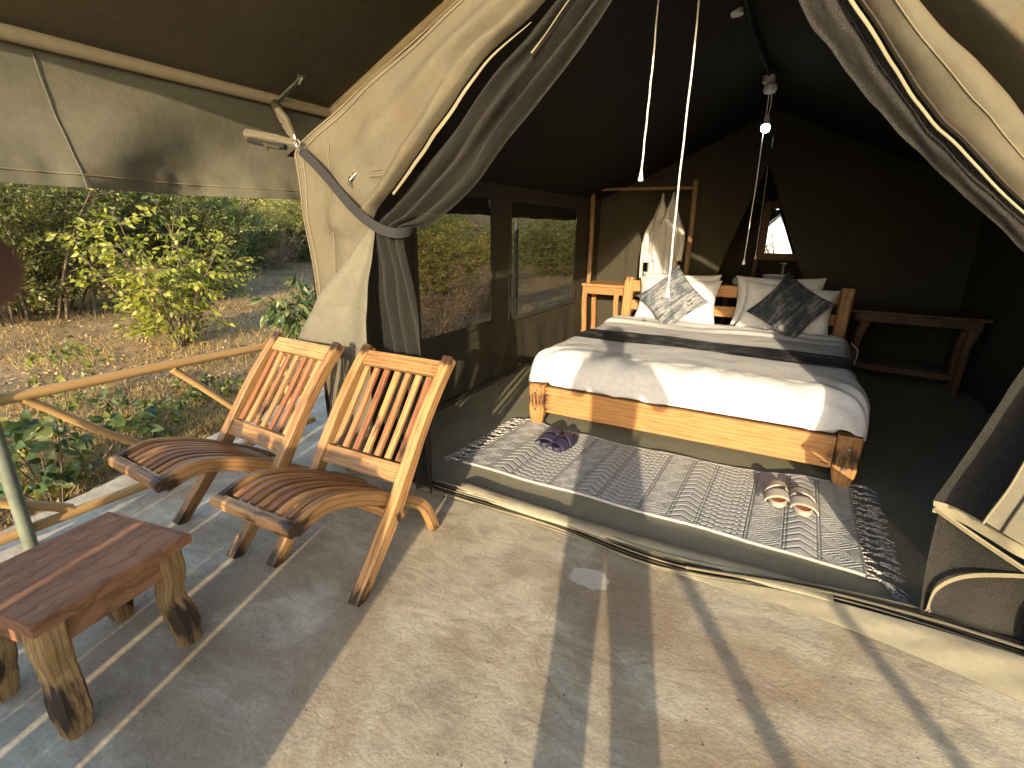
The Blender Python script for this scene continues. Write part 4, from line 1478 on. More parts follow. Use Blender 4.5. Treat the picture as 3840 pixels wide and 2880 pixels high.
def fold_chair(label, loc, rz, seed):
    random.seed(seed)
    t = thing('folding_chair', label, 'chair', loc, rz, 'slatted folding chairs on the deck')
    # profile in (y, z); x from 0 (left outer) to W
    A = spline([(0, 1.13 - 1.1, -0.005), (0, 1.255 - 1.1, 0.135), (0, 1.375 - 1.1, 0.285), (0, 1.475 - 1.1, 0.43), (0, 1.58 - 1.1, 0.585), (0, 1.695 - 1.1, 0.725), (0, 1.80 - 1.1, 0.835)], 6)
    Bp = spline([(0, 0.945 - 1.1, 0.425), (0, 1.07 - 1.1, 0.448), (0, 1.22 - 1.1, 0.405), (0, 1.38 - 1.1, 0.325), (0, 1.52 - 1.1, 0.245), (0, 1.63 - 1.1, 0.155), (0, 1.70 - 1.1, 0.0)], 6)
    W = 0.53

    def ch_a(tt, x, y):
        return 0.85 * max(0, 1 - abs(tt - 0.985) / 0.06) * (1 if y < 0 else .4) + 0.8 * max(0, 1 - tt / 0.12)

    def ch_b(tt, x, y):
        return 0.85 * max(0, 1 - tt / 0.10) + 0.4 * max(0, 1 - (1 - tt) / 0.08)
    for xx in (0.024, W - 0.024):
        MB().sweep([p + Vector((xx, 0, 0)) for p in A], rect(0.048, 0.060, 0.006), up=(0, 1, 0), char=ch_a, scale=lambda s_: (1, 0.9 + 0.22 * math.exp(-((s_ - .38) / .2) ** 2))).build('back_leg_rail', M['wood'], t)
    for xx in (0.072, W - 0.072):
        MB().sweep([p + Vector((xx, 0, 0)) for p in Bp], rect(0.038, 0.056, 0.007), up=(0, 0, 1), char=ch_b, scale=lambda s_: (1, 1.12 - 0.2 * s_)).build('seat_rail', M['wood'], t)
    # cross rails of the back

    def A_at(z):
        for i in range(len(A) - 1):
            if A[i].z <= z <= A[i + 1].z:
                q = (z - A[i].z) / (A[i + 1].z - A[i].z)
                return A[i].lerp(A[i + 1], q), (A[i + 1] - A[i]).normalized()
        return A[-1], (A[-1] - A[-2]).normalized()
    for (z, h, nm) in ((0.792, 0.078, 'top_rail'), (0.405, 0.082, 'bottom_rail')):
        p, tg = A_at(z)
        MB().bar(p + Vector((0.046, 0, 0)), p + Vector((W - 0.046, 0, 0)), 0.030, h, up=tg, seg=10, bev=0.005, char=lambda tt, x, y: 0.45 * math.exp(-((tt - .97) / .04) ** 2) + (.5 * math.exp(-((tt - .62) / .03) ** 2) if y > 0 else 0)).build(nm, M['wood'], t)
    # back slats
    n = 7
    for k in range(n):
        xx = 0.048 + (W - 0.096) * (k + 0.5) / n
        pts = []
        for z in np.linspace(0.445, 0.757, 10):
            p, tg = A_at(z)
            bow = 0.016 * math.sin(PI * (z - .445) / .312)
            pts.append(p + Vector((xx + 0.002 * math.sin(k * 5), bow, 0)))
        MB().sweep(pts, rect(0.029, 0.018, 0.0025), up=(0, 1, 0), char=lambda tt, x, y: (0.5 if (k * 7 + seed) % 3 == 0 else 0) * math.exp(-((tt - .1 * (k % 5)) / .15) ** 2)).build('back_slat', M[('slat', 'slat_red', 'slat', 'slat_pale', 'slat_red')[(k * 3 + seed) % 5]], t)
    # seat: front bar, slats following the curve
    pf = Bp[0]
    MB().bar(pf + Vector((0.054, -0.012, 0.004)), pf + Vector((W - 0.054, -0.012, 0.004)), 0.050, 0.044, seg=10, bev=0.010, char=lambda tt, x, y: 0.6 * math.exp(-((tt - .98) / .10) ** 2) + .3 * math.exp(-((tt - .55) / .12) ** 2) + .10).build('front_bar', M['wood'], t)
    for k in range(7):
        xx = 0.098 + (W - 0.196) * (k + 0.5) / 7
        pts = [p + Vector((xx, 0, 0.012)) for p in Bp[1:23]]
        MB().sweep(pts, rect(0.027, 0.016, 0.002), up=(0, 0, 1)).build('seat_slat', M[('slat', 'slat_red', 'slat')[(k + seed) % 3]], t)
    # pivot cross bars
    MB().bar((0.01, 1.385 - 1.1, 0.262), (W + 0.006, 1.385 - 1.1, 0.262), 0.045, 0.036, seg=8, char=lambda tt, x, y: 0.5 * (tt > .9)).build('pivot_bar', M['wood'], t)
    MB().bar((0.09, 1.60 - 1.1, 0.175), (W - 0.09, 1.60 - 1.1, 0.175), 0.035, 0.03).build('rear_stretcher', M['wood'], t)
    return t


fold_chair('slatted wooden folding chair closer to the tent doorway, front foot in the sun', (-1.797, 1.10, 0), 0.0, 3)
fold_chair('slatted wooden folding chair beside the pole railing, farther from the doorway', (-2.485, 1.09, 0), -0.07, 4)
random.seed(11)

# ================================================================== SMALL TABLE
tb = thing('side_table', 'low reddish wooden side table with carved scorched legs in the deck corner', 'table', (-1.815, 0.515, 0), 0.16)
TW, TD, TH = 0.395, 0.43, 0.405


def board(x0, x1, tone):
    b = MB()
    b.sweep([(lerp(x0, x1, 0.5), lerp(-TD / 2, TD / 2, t_), TH - 0.019) for t_ in np.linspace(0, 1, 12)], rect(x1 - x0 - 0.0004, 0.038, 0.0012), up=(0, 0, 1))
    return b.build('top_board', M['tabletop'], tb)


board(-TW / 2, TW / 2 - 0.14, 0)
board(TW / 2 - 0.14, TW / 2, 1)
MB().bar((-TW / 2, TD / 2 - 0.0, TH - 0.019), (TW / 2, TD / 2 - 0.0, TH - 0.019), 0.05, 0.037, bev=0.006, seg=6).build('breadboard_end', M['tabletop'], tb)
for sx in (-1, 1):
    MB().bar((sx * (TW / 2 - 0.035), -TD / 2 + 0.06, 0.325), (sx * (TW / 2 - 0.035), TD / 2 - 0.06, 0.325), 0.022, 0.085, seg=6).build('apron', M['tabletop'], tb)
for syy in (-1, 1):
    MB().bar((-TW / 2 + 0.06, syy * (TD / 2 - 0.035), 0.325), (TW / 2 - 0.06, syy * (TD / 2 - 0.035), 0.325), 0.022, 0.085, seg=6).build('apron', M['tabletop'], tb)
for sx in (-1, 1):
    for syy in (-1, 1):
        x, y = sx * (TW / 2 - 0.045), syy * (TD / 2 - 0.045)
        pts = spline([(x, y, 0.366), (x + sx * 0.004, y + syy * 0.004, 0.28), (x - sx * 0.008, y - syy * .004, 0.19), (x + sx * 0.014, y + syy * 0.006, 0.09), (x + sx * 0.018, y + syy * 0.008, -0.002)], 6)
        sd_ = random.random() * 6
        MB().sweep(pts, rect(0.076, 0.078, 0.011), up=(0, 1, 0), jit=0.06, char=lambda t_, xx, yy: max(0, 0.95 * math.exp(-((t_ - 0.72) / 0.24) ** 2) * (0.6 + 0.6 * math.sin(math.atan2(yy, xx) * 2 + sd_)) + 0.35 * max(0, t_ - .9) * 10 * .3), scale=lambda t_: 1.0 - 0.10 * math.exp(-((t_ - .42) / .2) ** 2) - 0.22 * max(0, t_ - .8) / .2).build('leg', M['rawleg'], tb)

# ================================================================== RAILINGS
rl = thing('pole_railing', 'peeled eucalyptus pole railing with diagonal braces along the left deck edge', 'railing', (0, 0, 0))


def gum(p0, p1, r0, r1, name, parent, n=14, wob=0.008):
    p0, p1 = Vector(p0), Vector(p1)
    pts = [p0.lerp(p1, t_) + Vector((wob * sn((t_ * 3, p0.x, p0.y), 1.3), wob * sn((t_ * 3, p0.y, 4), 1.1), wob * sn((t_ * 2.4, 8, p0.z), 1.7))) for t_ in np.linspace(0, 1, n)]
    return MB().sweep(pts, ring(1, 10), scale=lambda t_: lerp(r0, r1, t_), jit=0.05).build(name, M['pole'], parent)


gum((-2.83, -0.9, 0.715), (-2.85, 2.10, 0.675), 0.028, 0.023, 'top_rail', rl)
gum((-2.84, -0.9, 0.09), (-2.86, 2.3, 0.072), 0.026, 0.022, 'bottom_rail', rl)
gum((-2.84, 0.80, 0.67), (-2.86, 1.26, 0.245), 0.020, 0.020, 'brace', rl)
gum((-2.84, 1.26, 0.245), (-2.86, 1.44, 0.085), 0.020, 0.019, 'brace', rl)
gum((-2.84, 1.42, 0.655), (-2.86, 1.96, 0.11), 0.020, 0.019, 'brace', rl)
gum((-2.84, 0.42, 0.40), (-2.86, 0.86, 0.10), 0.024, 0.022, 'brace', rl)
gum((-2.84, 0.0, 0.69), (-2.86, 0.42, 0.40), 0.022, 0.024, 'brace', rl)
gum((-2.86, 2.12, 0.0), (-2.86, 2.12, 0.66), 0.024, 0.024, 'rail_post', rl)

YR = -0.95
fr = thing('front_railing', 'pole railing with diagonal braces at the open front of the deck behind the camera', 'railing', (0, 0, 0))
gum((0.46, YR, 0.80), (3.3, YR, 0.82), 0.024, 0.026, 'top_rail', fr)
gum((1.25, YR, 0.10), (3.3, YR, 0.10), 0.025, 0.025, 'bottom_rail', fr)
for x in (2.25, 3.2):
    gum((x, YR, 0.0), (x, YR, 0.86), 0.030, 0.030, 'rail_post', fr)
gum((0.575, YR, 0.795), (1.38, YR, 0.10), 0.022, 0.023, 'brace', fr)
gum((1.22, YR, 0.795), (1.70, YR, 0.10), 0.022, 0.023, 'brace', fr)
gum((1.95, YR, 0.795), (2.6, YR, 0.10), 0.022, 0.023, 'brace', fr)
bf = thing('board_fence', 'rough upright board fence at the front left of the deck behind the camera', 'fence', (0, 0, 0))
xx = -0.60
gaps = [.004, .003, .004, .022, .006, .03, .008, .004, .02, .035, .005, .012, .02, .006]
kk = 0
while xx > -2.15:
    w_ = random.uniform(0.09, 0.15)
    hgt = random.uniform(0.98, 1.05)
    MB().bar((xx - w_ / 2, YR, 0.0), (xx - w_ / 2, YR, hgt), w_, 0.022, up=(0, 1, 0), seg=4).build('board', M['pole'], bf)
    xx -= w_ + gaps[kk % len(gaps)]
    kk += 1
for z in (0.2, 0.7):
    MB().bar((-0.6, YR - 0.04, z), (-2.2, YR - 0.04, z), 0.03, 0.06).build('fence_rail', M['pole'], bf)

# ================================================================== FURNITURE AT THE BACK
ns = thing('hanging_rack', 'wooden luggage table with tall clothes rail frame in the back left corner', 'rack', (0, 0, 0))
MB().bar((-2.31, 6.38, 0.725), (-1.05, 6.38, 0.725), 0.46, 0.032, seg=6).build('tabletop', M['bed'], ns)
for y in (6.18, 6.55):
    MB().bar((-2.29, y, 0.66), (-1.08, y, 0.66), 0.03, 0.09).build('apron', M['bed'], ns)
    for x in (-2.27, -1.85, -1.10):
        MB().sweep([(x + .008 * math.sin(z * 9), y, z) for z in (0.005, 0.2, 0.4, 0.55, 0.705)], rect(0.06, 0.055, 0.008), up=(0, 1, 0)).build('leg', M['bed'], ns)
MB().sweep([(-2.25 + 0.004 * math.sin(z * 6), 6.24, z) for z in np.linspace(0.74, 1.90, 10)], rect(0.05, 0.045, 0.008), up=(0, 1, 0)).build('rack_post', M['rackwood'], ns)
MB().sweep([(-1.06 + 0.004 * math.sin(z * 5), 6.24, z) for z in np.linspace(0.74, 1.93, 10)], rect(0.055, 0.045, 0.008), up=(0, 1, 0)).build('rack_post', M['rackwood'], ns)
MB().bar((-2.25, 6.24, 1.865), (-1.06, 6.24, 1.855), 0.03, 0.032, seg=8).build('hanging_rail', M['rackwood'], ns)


def robe(label, x, y, w_, z0, z1, seed, belt=False):
    t = thing('bathrobe', label, 'bathrobe', (x, y, 0), 0, None)
    H_ = z1 - z0

    def prof(v):
        # narrow hood peak at the hanger, wide shoulders, straight skirt
        if v < 0.10:
            return lerp(0.025, 0.09, v / 0.10)
        if v < 0.42:
            return lerp(0.09, 0.5, ((v - 0.10) / 0.32) ** 0.8)
        return 0.5 - 0.06 * math.sin((v - .42) * 3)

    def fn(u, v):
        a = u * 2 * PI
        hw = w_ * prof(v)
        px = math.cos(a) * hw
        f = 0.016 * math.sin(a * 5 + seed + v * 3) * min(1, v * 3) + 0.01 * sn((u * 5, v * 5, seed), 1.5)
        return (px * (1 + f * 2), math.sin(a) * (0.03 + hw * 0.30) + f, z1 - v * H_)
    MB().grid(fn, 40, 36).build('robe_body', M['robe'], t, angle=180)
    for sg in (-1, 1):
        MB().sweep(spline([(sg * w_ * 0.26, -0.02, z1 - .30 * H_), (sg * w_ * 0.50, -0.04, z1 - .45 * H_), (sg * w_ * 0.56, -0.05, z1 - .62 * H_), (sg * w_ * 0.50, -0.06, z1 - .80 * H_)], 5), ring(0.042, 10), up=(0, 1, 0), scale=lambda s_: 0.75 + .4 * s_, jit=.08).build('sleeve', M['robe'], t)
    MB().sweep(spline([(-0.02, -0.12, z1 - .30 * H_), (0.015, -0.13, z1 - .55 * H_), (0.02, -0.13, z1 - .95 * H_)], 5), rect(0.05, 0.02, .006), up=(0, 1, 0)).build('lapel', M['robe'], t)
    MB().sweep(spline([(0, 0, z1), (0.01, 0, z1 + .03), (0, 0, z1 + .055)], 4), ring(0.004, 6), up=(0, 1, 0)).build('hang_loop', M['strap'], t)
    if belt:
        MB().sweep(spline([(-w_ * .40, -.12, z1 - .64 * H_), (-w_ * .50, -.13, z1 - .55 * H_), (-w_ * .58, -.13, z1 - .60 * H_), (-w_ * .60, -.13, z1 - .80 * H_), (-w_ * .58, -.13, z1 - .98 * H_)], 6), rect(0.035, 0.012, .004), up=(0, 1, 0)).build('belt', M['robe'], t)
    return t


robe('white towelling bathrobe with looped belt, on the left of the hanging rail pair', -1.40, 6.20, 0.25, 0.84, 1.80, 1, True)
robe('white towelling bathrobe hanging nearer the right post of the rail', -1.27, 6.15, 0.25, 0.88, 1.81, 4)

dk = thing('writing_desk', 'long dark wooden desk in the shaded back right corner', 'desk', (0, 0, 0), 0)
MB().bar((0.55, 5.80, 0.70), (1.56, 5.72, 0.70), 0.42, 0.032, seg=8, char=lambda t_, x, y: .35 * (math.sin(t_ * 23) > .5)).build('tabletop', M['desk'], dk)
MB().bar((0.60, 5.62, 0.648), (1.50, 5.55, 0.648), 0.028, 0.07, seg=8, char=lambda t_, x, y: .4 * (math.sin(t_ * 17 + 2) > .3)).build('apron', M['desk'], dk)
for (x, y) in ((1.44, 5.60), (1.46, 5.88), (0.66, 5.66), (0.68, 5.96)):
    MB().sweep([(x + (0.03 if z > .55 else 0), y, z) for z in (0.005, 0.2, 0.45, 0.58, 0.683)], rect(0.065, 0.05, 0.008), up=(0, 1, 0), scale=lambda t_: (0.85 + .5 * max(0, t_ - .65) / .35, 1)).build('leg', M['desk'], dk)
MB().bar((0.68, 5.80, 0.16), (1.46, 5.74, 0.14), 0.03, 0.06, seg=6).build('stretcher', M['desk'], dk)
MB().sweep(spline([(0.60, 5.5, 0.42), (0.66, 5.45, 0.35), (0.64, 5.42, 0.2), (0.60, 5.38, 0.10), (0.62, 5.2, 0.014)], 8), ring(0.005, 6)).build('power_cable', M['plastic'], None)
tag(bpy.data.objects['power_cable'], 'pale power cable trailing down between the bed and the desk', 'cable')

# bathroom behind the slit
bt = thing('bathroom_annex', 'dark canvas bathroom annex behind the slit doorway of the back wall', 'annex', (0, 0, 0))
tgrid('rear_wall', lambda u, v: (lerp(-1.9, 1.5, u), 8.35 + .02 * sn((u * 5, v * 4, 0), 1.5), lerp(0.01, 2.5, v)), 20, 14, M['canvas_in'], parent=bt)
tgrid('annex_side', lambda u, v: (-1.9, lerp(6.80, 8.35, u), lerp(0.01, 2.5, v)), 8, 8, M['canvas_in'], parent=bt)
tgrid('annex_side', lambda u, v: (1.5, lerp(6.80, 8.35, u), lerp(0.01, 2.5, v)), 8, 8, M['canvas_in'], parent=bt)
tgrid('annex_roof', lambda u, v: (lerp(-1.95, 1.55, u), lerp(6.72, 8.40, v), 2.52 + 0.16 * math.sin(PI * u)), 12, 4, M['roof_in'], parent=bt)

mt = math.radians(4.2)
mr = thing('wall_mirror', 'wood framed mirror over the basin reflecting bright sky and branches', 'mirror', (0, 0, 0))
mr.location = (-0.13, 7.72, 1.40)
mr.rotation_euler = (-mt, 0, 0)
mw, mh = 0.40, 0.56
MB().add([(-mw / 2, 0, -mh / 2), (mw / 2, 0, -mh / 2), (mw / 2, 0, mh / 2), (-mw / 2, 0, mh / 2)], [(0, 1, 2, 3)]).build('mirror_glass', M['mirror'], mr)
for (p, q) in (((-mw / 2 - .045, -mh / 2 - .09), (-mw / 2 - .045, mh / 2 + .09)), ((mw / 2 + .045, -mh / 2 - .09), (mw / 2 + .045, mh / 2 + .09))):
    MB().bar((p[0], -0.005, p[1]), (q[0], -0.005, q[1]), 0.09, 0.03, up=(0, 1, 0)).build('mirror_frame', M['desk'], mr)
for z in (-mh / 2 - .045, mh / 2 + .045):
    MB().bar((-mw / 2, -0.004, z), (mw / 2, -0.004, z), 0.028, 0.09).build('mirror_frame', M['desk'], mr)
ws = thing('washstand', 'dark wooden washstand below the mirror', 'washstand', (0, 0, 0))
MB().bar((-0.75, 7.50, 0.70), (0.35, 7.50, 0.70), 0.45, 0.03).build('tabletop', M['desk'], ws)
for x in (-0.70, 0.30):
    for y in (7.32, 7.70):
        MB().bar((x, y, 0.005), (x, y, 0.685), 0.06, 0.06, up=(0, 1, 0)).build('leg', M['desk'], ws)
MB().bar((-0.44, 7.70, 0.715), (-0.42, 7.70, 1.06), 0.055, 0.04, up=(0, 1, 0)).build('mirror_post', M['desk'], ws)
ba = MB().lathe([(0.0, 0.0), (0.08, 0.0), (0.10, 0.01), (0.16, 0.07), (0.185, 0.135), (0.19, 0.14), (0.18, 0.138), (0.15, 0.07), (0.08, 0.025), (0.0, 0.02)], (-0.12, 7.46, 0.716), 28).build('basin', M['ceramic'])
tag(ba, 'round white ceramic basin standing on the washstand in the dark', 'basin')
tp = MB()
tp.sweep(spline([(-0.08, 7.66, 0.715), (-0.08, 7.66, 0.93), (-0.08, 7.63, 0.985), (-0.08, 7.57, 0.985), (-0.08, 7.55, 0.955)], 6), ring(0.013, 10), up=(0, 1, 0))
tp.bar((-0.115, 7.66, 0.995), (-0.045, 7.66, 0.995), 0.015, 0.012)
tag(tp.build('tap', M['metal']), 'small chrome tap above the white basin', 'tap')
for k, (x, lb) in enumerate(((-0.60, 'white rolled towel left of the pair beside the basin'), (-0.50, 'white rolled towel right of the pair beside the basin'))):
    tw = MB().lathe([(0.0, -0.10), (0.02, -0.102), (0.046, -0.098), (0.05, -0.09), (0.05, 0.09), (0.046, 0.098), (0.0, 0.10)], (x, 7.42, 0.766), 18, 'Y').build('rolled_towel', M['robe'])
    tag(tw, lb, 'towel')


# lamp on the ridge, cable and pull cords
pl = thing('pendant_lamp', 'bare lit bulb hanging on a short flex from the ridge above the bed', 'lamp', (0, 0, 0))
MB().lathe([(0, 0.05), (0.045, 0.05), (0.05, 0.0), (0.045, -0.004), (0, -0.004)], (-0.372, 5.02, 2.545), 16).build('ceiling_rose', M['plastic'], pl)
MB().lathe([(0, 0.035), (0.048, 0.035), (0.052, 0.0), (0.04, -0.02), (0, -0.02)], (-0.355, 5.00, 2.485), 16).build('ceiling_rose', M['plastic'], pl)
MB().sweep(spline([(-0.34, 5.0, 2.47), (-0.335, 5.0, 2.38), (-0.345, 5.0, 2.285)], 6), ring(0.004, 6), up=(0, 1, 0)).build('flex', M['plastic'], pl)
MB().lathe([(0.0, 0.075), (0.014, 0.075), (0.017, 0.055), (0.020, 0.05), (0.020, 0.02), (0.026, 0.012), (0.026, 0)], (-0.348, 5.0, 2.235), 14).build('lamp_holder', M['plastic'], pl)
MB().lathe([(0.026, 0.0), (0.034, -0.010), (0.036, -0.028), (0.030, -0.048), (0.016, -0.060), (0.0, -0.063)], (-0.349, 5.0, 2.235), 16).build('bulb', M['bulb'], pl)
r2 = MB().lathe([(0, 0.04), (0.04, 0.04), (0.045, 0.0), (0.0, -0.004)], (-0.50, 3.62, 2.60), 16).build('ceiling_rose', M['plastic'])
tag(r2, 'round cream ceiling rose at the top edge, nearer than the bulb', 'ceiling rose')
cb = MB().sweep(spline([(-0.42, 3.3, 2.58), (-0.425, 3.9, 2.60), (-0.40, 4.3, 2.57), (-0.39, 4.7, 2.60), (-0.372, 5.0, 2.59)], 8), ring(0.012, 6)).build('power_cable', M['strap'])
tag(cb, 'black cable running along the tent ridge to the hanging bulb', 'cable')


def pull(label, pts, r, knob, mat, group):
    t = thing('pull_cord', label, 'pull cord', (0, 0, 0), 0, group)
    q = spline(pts, 8)
    for i, p in enumerate(q):
        p.x += 0.003 * sn((i * .4, pts[0][0], 0), 1)
    MB().sweep(q, ring(r, 6), up=(0, 1, 0)).build('cord', mat, t)
    e = q[-1]
    MB().lathe([(0, 0.006), (r * 1.6, 0.004), (r * 2.0, -0.012), (knob, -0.038), (knob * .9, -0.046), (0, -0.048)], e, 12).build('knob', M['plastic'], t)


g_ = 'pull cords hanging in the tent'
pull('bright white pull cord ending high over the bed, left of the two near cords', [(-0.738, 2.8, 2.48), (-0.742, 2.8, 2.2), (-0.748, 2.802, 1.95), (-0.757, 2.8, 1.69)], 0.0042, 0.014, M['cord'], g_)
pull('bright white pull cord reaching down in front of the pale cushion', [(-0.548, 2.8, 2.56), (-0.552, 2.8, 2.2), (-0.558, 2.8, 1.6), (-0.562, 2.8, 1.10)], 0.0042, 0.014, M['cord'], g_)
pull('thin dim pull cord hanging straight below the lit bulb', [(-0.36, 5.02, 2.46), (-0.362, 5.02, 1.8), (-0.368, 5.02, 1.16)], 0.0035, 0.014, M['cord'], g_)
pull('thin dim pull cord inside the bathroom slit beside the mirror', [(-0.40, 6.95, 2.12), (-0.395, 6.95, 1.6), (-0.39, 6.95, 1.12)], 0.0035, 0.014, M['cord'], g_)


# ================================================================== VEGETATION
def leafmesh(name, mat, verts, faces, tone, kind=None):
    me = bpy.data.meshes.new(name)
    nv = len(verts)
    me.vertices.add(nv)
    me.vertices.foreach_set('co', np.asarray(verts, dtype=np.float32).ravel())
    F = np.asarray(faces, dtype=np.int32)
    me.loops.add(F.size)
    me.loops.foreach_set('vertex_index', F.ravel())
    me.polygons.add(len(F))
    me.polygons.foreach_set('loop_start', np.arange(0, F.size, F.shape[1], dtype=np.int32))
    me.update(calc_edges=True)
    a = me.attributes.new('tone', 'FLOAT', 'POINT')
    a.data.foreach_set('value', np.asarray(tone, dtype=np.float32))
    me.materials.append(mat)
    return me


def leaves(P, D, ln, wd, droop=0.3, seed=0):
    """quads (two folded triangles) at points P, along directions D"""
    r = np.random.default_rng(seed)
    n = len(P)
    D = D + r.normal(0, 0.55, (n, 3))
    D[:, 2] -= droop
    D /= np.linalg.norm(D, axis=1, keepdims=True)
    Rn = r.normal(0, 1, (n, 3))
    S = np.cross(D, Rn)
    S /= np.linalg.norm(S, axis=1, keepdims=True)
    U = np.cross(S, D)
    l = ln * r.uniform(0.6, 1.25, (n, 1))
    w_ = wd * r.uniform(0.7, 1.2, (n, 1))
    base = P
    tip = P + D * l
    mid = P + D * l * 0.42 - U * w_ * 0.18
    a = mid + S * w_ * 0.5 + U * w_ * 0.2
    b = mid - S * w_ * 0.5 + U * w_ * 0.2
    V = np.stack([base, a, tip, b], 1).reshape(-1, 3)
    I = np.arange(n)[:, None] * 4
    F = np.concatenate([I + np.array([[0, 1, 2]]), I + np.array([[0, 2, 3]])], 1).reshape(-1, 3)
    return V, F


def bush_geo(seed, h, rad, stems, subs, per, leaf_l, leaf_w, base_r=0.12, up=1.0, droop=0.35, arch=0.5, start=0.12):
    r = np.random.default_rng(seed)
    twigs, P, D, T = [], [], [], []
    for s_ in range(stems):
        az = r.uniform(0, 2 * PI)
        lean = r.uniform(0.05, 1.0) ** 0.7
        L_ = h * r.uniform(0.65, 1.05) * (1 - 0.25 * lean)
        p0 = np.array([math.cos(az), math.sin(az), 0]) * r.uniform(0, base_r)
        end = np.array([math.cos(az) * rad * lean, math.sin(az) * rad * lean, L_])
        mid = p0 * 0.5 + end * 0.5 + np.array([0, 0, 0.15 * L_]) + r.normal(0, 0.05 * h, 3)
        ts = np.linspace(0, 1, 7)[:, None]
        curve = (1 - ts) ** 2 * p0 + 2 * ts * (1 - ts) * mid + ts ** 2 * end
        twigs.append((curve, 0.012 * h / 1.5, 0.003))
        for k in range(subs):
            t = r.uniform(start, 1.0)
            i = min(5, int(t * 6))
            p = curve[i] + (curve[i + 1] - curve[i]) * (t * 6 - i)
            d = r.normal(0, 1, 3)
            d[2] = abs(d[2]) * 0.5 + 0.1 * up
            d += np.array([math.cos(az), math.sin(az), 0]) * 0.5
            d /= np.linalg.norm(d)
            sl = h * r.uniform(0.12, 0.30) * (1.15 - 0.5 * t)
            q = p + d * sl - np.array([0, 0, arch * sl * 0.3])
            twigs.append((np.array([p, (p + q) / 2 + np.array([0, 0, .06 * sl]), q]), 0.004 * h / 1.5, 0.0015))
            tt = r.uniform(0.1, 1.05, per)[:, None]
            pts = p + (q - p) * tt + r.normal(0, 0.02 * h / 1.5, (per, 3))
            P.append(pts)
            D.append(np.repeat(d[None], per, 0))
            T.append(np.clip(r.normal(0.45, 0.2) + r.normal(0, 0.12, per), 0, 1))
    return twigs, np.concatenate(P), np.concatenate(D), np.concatenate(T)


def twig_mb(twigs, n=4):
    b = MB()
    for (c, r0, r1) in twigs:
        b.sweep([tuple(p) for p in c], ring(1, n), scale=lambda t: lerp(r0, r1, t), up=(0.3, 0.9, 0.1), cap=False)
    return b


def make_bush(name, label, cat, seed, h, rad, stems, subs, per, ll, lw_, mat, twig=None, group=None, **kw):
    tw, P, D, T = bush_geo(seed, h, rad, stems, subs, per, ll, lw_, **kw)
    V, F = leaves(P, D, ll, lw_, kw.get('droop', .35), seed)
    t = thing(name, label, cat, (0, 0, 0), 0, group)
    lo = link('foliage', leafmesh('foliage', mat, V, F, np.repeat(T, 4)), t)
    twig_mb(tw).build('stem', twig or M['bark'], t)
    return t


def put(t, x, y, rz=0, s=1.0, sz=None):
    t.location = (x, y, gz(x, y) - 0.03)
    t.rotation_euler = (0, 0, rz)
    t.scale = (s, s, sz or s)
    return t


# one leaf mesh shared by the leaves one can pick apart
def one_leaf(ln, wd, mat, nm='leaf', tone=.5):
    rows = [(0, 0.05), (0.18, 0.75), (0.42, 1.0), (0.7, 0.68), (1.0, 0.0)]
    V, F = [], []
    for (t, w_) in rows:
        z = -0.22 * ln * t * t
        V += [(-wd / 2 * w_, t * ln, z + 0.12 * wd * w_), (0, t * ln, z), (wd / 2 * w_, t * ln, z + 0.12 * wd * w_)]
    for i in range(len(rows) - 1):
        a = i * 3
        F += [(a, a + 1, a + 4, a + 3), (a + 1, a + 2, a + 5, a + 4)]
    me = leafmesh(nm, mat, V, F, [tone] * len(V))
    me.shade_smooth()
    return me


def leaf_obj(me, p, d, parent, s=1.0, r=None):
    y = Vector(d).normalized()
    z = Vector((random.gauss(0.15, .7), random.gauss(-0.6, .7), 0.55))
    x = y.cross(z).normalized()
    z = x.cross(y)
    m = Matrix((x, y, z)).transposed().to_4x4()
    o = link('leaf', me, parent)
    o.matrix_local = Matrix.Translation(p) @ m @ Matrix.Scale(s, 4)
    return o


def leafy_shrub(name, label, cat, seed, h, rad, stems, subs, per, ll, lw_, mats, mat_stuff, nmax=290, **kw):
    tw, P, D, T = bush_geo(seed, h, rad, stems, subs, per, ll, lw_, **kw)
    t = thing(name, label, cat)
    twig_mb(tw, 5).build('stem', M['bark'], t)
    r = np.random.default_rng(seed)
    idx = r.permutation(len(P))
    mes = [one_leaf(ll, lw_, m_, 'leaf', tn) for (m_, tn) in mats]
    for i in idx[:nmax]:
        d = D[i] + r.normal(0, 0.6, 3)
        d[2] -= kw.get('droop', 0.35) * 1.3
        leaf_obj(mes[int(r.integers(len(mes)))], Vector(P[i]), d, t, r.uniform(.65, 1.2))
    rest = idx[nmax:]
    if len(rest):
        V, F = leaves(P[rest], D[rest], ll, lw_, kw.get('droop', .35), seed)
        o = link('foliage', leafmesh('foliage', mat_stuff, V, F, np.repeat(T[rest], 4)), t)
        o['kind'] = 'stuff'
    return t


